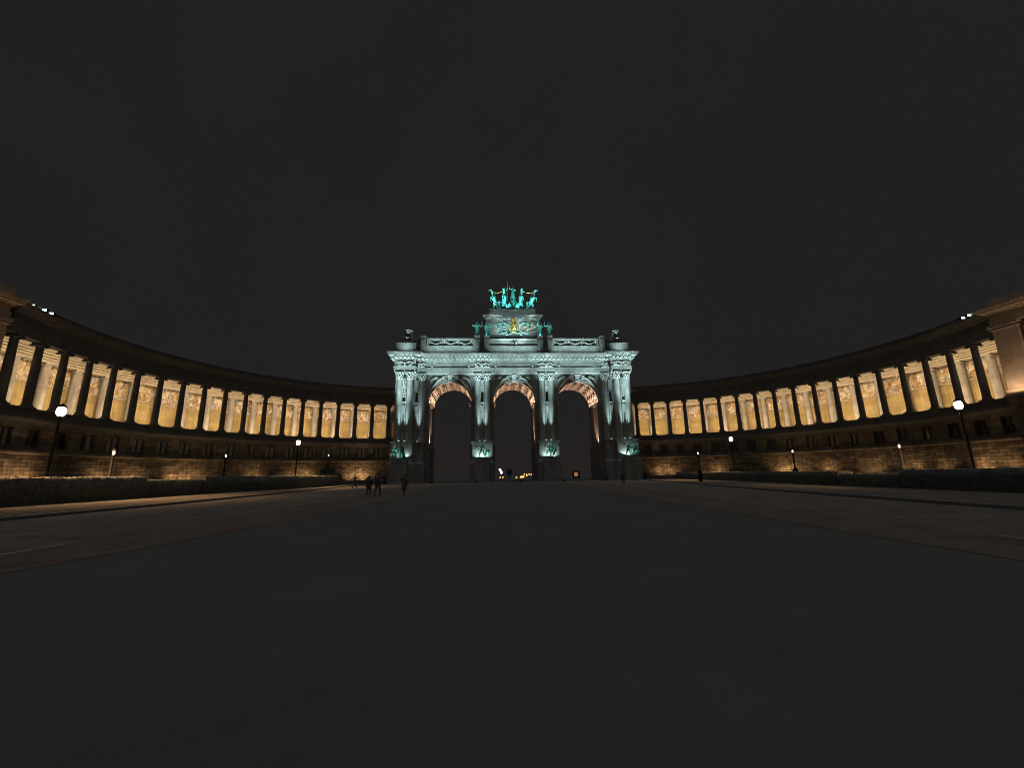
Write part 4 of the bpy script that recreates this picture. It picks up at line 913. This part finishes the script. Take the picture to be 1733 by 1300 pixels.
# ------------------------------------------------------------------ hedges
def hedge(pts, wd, h, lb, seed):
    mb = MB(); rnd = random.Random(seed)
    nd = lambda p: noise.noise(Vector(p)*1.7)*.13+noise.noise(Vector(p)*5.5)*.06
    L = sum(math.hypot(pts[i+1][0]-pts[i][0], pts[i+1][1]-pts[i][1]) for i in range(len(pts)-1)); n_ = int(L/.4)
    def at(u):
        d = u*L
        for i in range(len(pts)-1):
            l_ = math.hypot(pts[i+1][0]-pts[i][0], pts[i+1][1]-pts[i][1])
            if d <= l_ or i == len(pts)-2: return (pts[i][0]+(pts[i+1][0]-pts[i][0])*d/l_, pts[i][1]+(pts[i+1][1]-pts[i][1])*d/l_)
            d -= l_
    sec = [(0, 0), (0, h*.33), (0, h*.66), (.06, h*.97), (wd*.33, h), (wd*.66, h), (wd-.06, h*.97), (wd, h*.5), (wd, 0)]
    rows = []
    for i in range(n_+1):
        x, y = at(i/n_); row = []
        for k, (a_, z) in enumerate(sec):
            p = (x+a_, y, z); q = nd(p)
            row.append((x+a_+(q if k in (0, 1, 2, 6, 7, 8) else 0), y, max(0, z+(q*.45 if 3 <= k <= 6 else 0))))
        rows.append(row)
    m_ = len(sec); vs_ = [p for r_ in rows for p in r_]
    mb.add(vs_, [(i*m_+k, i*m_+k+1, (i+1)*m_+k+1, (i+1)*m_+k) for i in range(n_) for k in range(m_-1)], True)
    mb.add(rows[0]+rows[-1], [tuple(range(m_)), tuple(range(m_, 2*m_))])
    for i in range(int(L*26)):
        x, y = at(rnd.random()); a_, z = rnd.uniform(0, wd), h+rnd.uniform(-.05, .03)
        if rnd.random() < .5: a_, z = rnd.choice((-.03, wd+.03)), rnd.uniform(.1, h)
        c = Vector((x+a_, y, z+nd((x+a_, y, z))*.4)); d1 = Vector((rnd.uniform(-1, 1), rnd.uniform(-1, 1), rnd.uniform(-.6, .8)))*.09; d2 = d1.orthogonal().normalized()*.05
        mb.add([c-d1, c+d2, c+d1, c-d2], [(0, 1, 2, 3)])
    o = mb.build('hedge', M['leaf'], None, (pts[0][0], pts[0][1], 0), (pts[0][0], pts[0][1], 0)); tag(o, lb, 'hedge', 'clipped hedges along the pavements')
HL = ((6, -36.9), (30, -37.7), (45, -37.1), (62, -35.3), (86, -34.6))
def hl(y):
    for (a_, p), (b_, q) in zip(HL, HL[1:]):
        if y <= b_: return (p+(q-p)*(y-a_)/(b_-a_), y)
hr = lambda y: (lerp(RK, y)+8.6, y)
hedge([hl(y) for y in (6, 14, 22, 30, 38.5)], 1.6, 1.92, 'clipped dark hedge at the left edge, beside the left pavement', 1)
hedge([hl(y) for y in (38.6, 42, 45.5)], 1.5, 1.62, 'short lower stretch of clipped hedge between the two long left hedges', 2)
hedge([hl(y) for y in (45.6, 54, 62, 70, 78)], 1.6, 1.92, 'long clipped dark hedge on the left running towards the arch', 3)
hedge([hr(y) for y in (6, 14, 22, 30)], 1.6, 1.5, 'clipped dark hedge at the right edge, beside the right pavement', 4)
hedge([hr(y) for y in (30.1, 34, 37)], 1.5, 1.2, 'short lower stretch of clipped hedge between the two long right hedges', 5)
hedge([hr(y) for y in (37.1, 48, 62, 76, 90)], 1.6, 1.42, 'long clipped dark hedge on the right running towards the arch', 6)
# ------------------------------------------------------------------ people
WALK = dict(knl=(-.1, -.22, .52), anl=(-.1, -.24, .10), tol=(-.12, -.43, .06), knr=(.1, .06, .50), anr=(.11, .34, .14), tor=(.12, .18, .05), ell=(-.25, .16, 1.16), wrl=(-.22, .12, .92), elr=(.25, -.10, 1.16), wrr=(.2, -.28, .98))
def person(x, y, rz, h, lb, J=WALK, coat='cloth1', trou='cloth3', long=False):
    s_ = h/1.75; t_ = thing('person', lb, 'person', (x, y, 0), group='people on the forecourt')
    mb = MB(); g_ = body(mb, pose(**J), (x, y, 0), s_, rz); mb.blend('body', M['skin'], t_, .016, 2)
    mb = MB(); f = s_
    mb.cap(g_['pel'], g_['chest'], .165*f, .185*f); mb.cap(g_['chest'], g_['neck']-Vector((0, 0, .04)), .18*f, .09*f); mb.cap(g_['shl'], g_['shr'], .105*f, .105*f); mb.cap(g_['hpl'], g_['hpr'], .13*f, .13*f)
    for a_ in 'lr': mb.cap(g_['sh'+a_], g_['el'+a_], .085*f, .07*f); mb.cap(g_['el'+a_], g_['wr'+a_], .07*f, .055*f)
    if long: mb.cap(g_['pel'], g_['pel']-Vector((0, 0, .38*f)), .19*f, .22*f)
    mb.blend('coat', M[coat], t_, .03, 2)
    mb = MB()
    for a_ in 'lr': mb.cap(g_['hp'+a_], g_['kn'+a_], .115*f, .085*f); mb.cap(g_['kn'+a_], g_['an'+a_], .085*f, .065*f)
    mb.cap(g_['hpl'], g_['hpr'], .125*f, .125*f); mb.blend('trousers', M[trou], t_, .03, 2)
    for a_ in 'lr':
        mb = MB(); mb.cap(g_['an'+a_]+Vector((0, 0, -.035*f)), g_['to'+a_], .06*f, .05*f); mb.build('shoe', M['shoe'], t_)
    mb = MB(); hh = g_['head']; mb.ell(hh+Vector((0, 0, .06*f))-Vector(xf((0, -.03, 0), (0, 0, 0), 1, rz))*-1*0+Vector(xf((0, .022, 0), (0, 0, 0), 1, rz))*f, (.09*f, .105*f, .105*f)); mb.build('hair', M['hair'], t_)
person(-15.6, 36.5, 2.9, 1.86, 'person in a dark coat walking away, largest of the group left of the arch')
person(-16.6, 37.5, 3.3, 1.7, 'person in dark clothes at the elbow of the larger walker', dict(WALK, knl=WALK['knr'], knr=(.1, -.2, .52)) and STAND, 'cloth1', 'cloth1')
person(-25.4, 62, 2.6, 1.8, 'person in a long dark coat, leftmost of the walkers by the left colonnade', WALK, 'cloth1', 'cloth1', True)
person(-22.9, 60, 3.4, 1.75, 'person in a dark jacket between the leftmost walker and the largest one', STAND, 'cloth1', 'cloth3')
person(-13.6, 37.6, 3.6, 1.78, 'person in a brown coat standing in front of the far left arch pedestal', dict(WALK, elr=(.27, -.12, 1.2), wrr=(.1, -.28, 1.2)), 'cloth2', 'cloth2', True)
person(12.0, 57.5, 2.8, 1.78, 'lone person in dark clothes walking right of the arch openings', WALK, 'cloth1', 'cloth1')
# ------------------------------------------------------------------ parked van by the left colonnade
VX, VY = -40.2, 92.0
va = thing('parked_van', 'dark parked van with a pale number plate, in front of the left colonnade', 'van', (VX, VY, .92), rz=.5)
def vb(nm, mt, boxes=None, mb=None, par=va):
    mb = mb or MB()
    for q in boxes or (): mb.box(*q)
    me = mb.mesh(nm); me.materials.append(M[mt]); return link(nm, me, par)
mb = MB(); sec = [(-1.9, .35), (-1.9, 2.15), (-1.6, 2.45), (.55, 2.45), (1.15, 1.45), (2.2, 1.25), (2.35, .9), (2.35, .35)]
n_ = len(sec); mb.add([(x, -.9, z) for x, z in sec]+[(x, .9, z) for x, z in sec], [tuple(range(n_)), tuple(range(n_, 2*n_))]+[(i, (i+1) % n_, n_+(i+1) % n_, n_+i) for i in range(n_)])
bd = vb('body', 'car', mb=mb)
vb('side_window', 'glass', [(-1.5, -.2, -.912, -.895, 1.5, 2.2), (-.1, .6, -.912, -.895, 1.5, 2.2)]); vb('windscreen', 'glass', mb=(lambda m: (m.quad((.6, -.8, 2.4), (1.16, -.8, 1.5), (1.16, .8, 1.5), (.6, .8, 2.4)), m)[1])(MB()))
for x in (-1.2, 1.5):
    for y in (-.82, .82):
        m_ = MB(); m_.lathe([(.12, -.12), (.33, -.12), (.36, -.06), (.36, .06), (.33, .12), (.12, .12)], 20)
        me = m_.mesh('wheel'); me.materials.append(M['rubber']); o = link('wheel', me, va, (x, y, .36)); o.rotation_euler = (R(90), 0, 0)
vb('number_plate', 'plate', [(-.5, .35, -.93, -.905, .42, .62)]); vb('roof_rack', 'iron', [(-1.5, .3, -.7, -.64, 2.55, 2.62), (-1.5, .3, .64, .7, 2.55, 2.62), (-1.4, -1.3, -.64, .64, 2.56, 2.61), (.1, .2, -.64, .64, 2.56, 2.61), (-1.45, -1.4, -.7, -.64, 2.45, 2.55), (.15, .2, -.7, -.64, 2.45, 2.55)])
# ------------------------------------------------------------------ lights far beyond the arch
def far_lamp(x, y, z, mt, r_, lb):
    t_ = thing('distant_lamp', lb, 'lamp', (x, y, 0), group='distant lamps seen through the middle opening')
    mb = MB(); mb.lathe([(.12, 0), (.07, max(.1, z-r_))], 8, x, y, 0); mb.build('pole', M['iron'], t_)
    mb = MB(); mb.lathe([(r_*.4, z-r_), (r_, z-r_*.3), (r_, z+r_*.3), (r_*.4, z+r_)], 12, x, y, 0); mb.build('lamp_glass', M[mt], t_)
def Fy(px_, py_, Y): d = fw+rt*((px_-866.5)/704.23)+up*((650-py_)/704.23); k = Y/d.y; return (-6.184+d.x*k, Y, 1.6+d.z*k)
def Fz(px_, py_, z): d = fw+rt*((px_-866.5)/704.23)+up*((650-py_)/704.23); k = (z-1.6)/d.z; return (-6.184+d.x*k, d.y*k, z)
x, y, z = Fy(846.3, 795.5, 300); far_lamp(x, y, z, 'lampb', .75, 'bright blue white distant lamp, upper of two seen through the middle opening')
x, y, z = Fy(848.6, 800, 280); far_lamp(x, y, z, 'lampb', .8, 'bright blue white distant lamp, lower of two seen through the middle opening')
for k, (a_, b_) in enumerate(((846.5, 808.4), (851, 808.2), (874, 808.6), (882.3, 808.0), (885.5, 807.4))):
    x, y, z = Fz(a_, b_, .35); far_lamp(x, y, z, 'lampo', .32 if k not in (3, 4) else .6, ['orange ground light furthest left beyond the middle opening', 'orange ground light beside the furthest left one', 'small orange ground light right of the distant tree', 'big orange ground light beyond the middle opening', 'big orange ground light behind the other big one'][k])
for k, (a_, b_) in enumerate(((887.5, 803), (891.5, 803.6), (895.5, 803), (899, 803.4), (891.6, 806.3))):
    x, y, z = Fy(a_, b_, 260); far_lamp(x, y, max(z, .7), 'lampo', .42, 'one of the small warm street lamps in the row beyond the middle opening')
x, y, z = Fz(862.5, 808.5, 0); td = thing('distant_tree', 'small dark rounded tree between the distant lamps beyond the middle opening', 'tree', (x, y, 0))
mb = MB(); mb.lathe([(.35, 0), (.22, 1.0), (.16, 2.6)], 8, x, y, 0); mb.build('trunk', M['iron'], td)
mb = MB(); rnd = random.Random(4)
for k in range(900):
    v_ = Vector((rnd.gauss(0, 1), rnd.gauss(0, 1), rnd.gauss(0, 1))).normalized()*rnd.uniform(.5, 1)**.5
    c = Vector((x+v_.x*1.5, y+v_.y*1.5, 2.9+v_.z*1.75)); d1 = Vector((rnd.uniform(-1, 1), rnd.uniform(-1, 1), rnd.uniform(-1, 1)))*.22; d2 = d1.orthogonal().normalized()*.16
    mb.add([c-d1, c+d2, c+d1, c-d2], [(0, 1, 2, 3)])
mb.build('crown', M['leaf'], td)
x, y, z = Fz(975, 809, .0); y = 150; x = Fy(975, 805, 150)[0]
kk = thing('kiosk', 'small kiosk with a warm lit front, seen through the right opening', 'kiosk', (x, y, 0))
mb = MB(); mb.box(x-.9, x+1.4, y, y+1.8, 0, 2.3); mb.box(x-1.05, x+1.55, y-.2, y+1.9, 2.3, 2.45); mb.build('cabin', M['iron'], kk)
M['litp'] = mat('lit_panel', (.6, .35, .2), emis=(1, .5, .25), es=.3)
mb = MB(); mb.box(x-.65, x+.6, y-.03, y-.002, .6, 2.0); mb.build('lit_front', M['litp'], kk)
mb = MB(); mb.box(x+.85, x+1.15, y-.03, y-.002, .7, 2.0); mb.build('side_panel', M['plate'], kk)
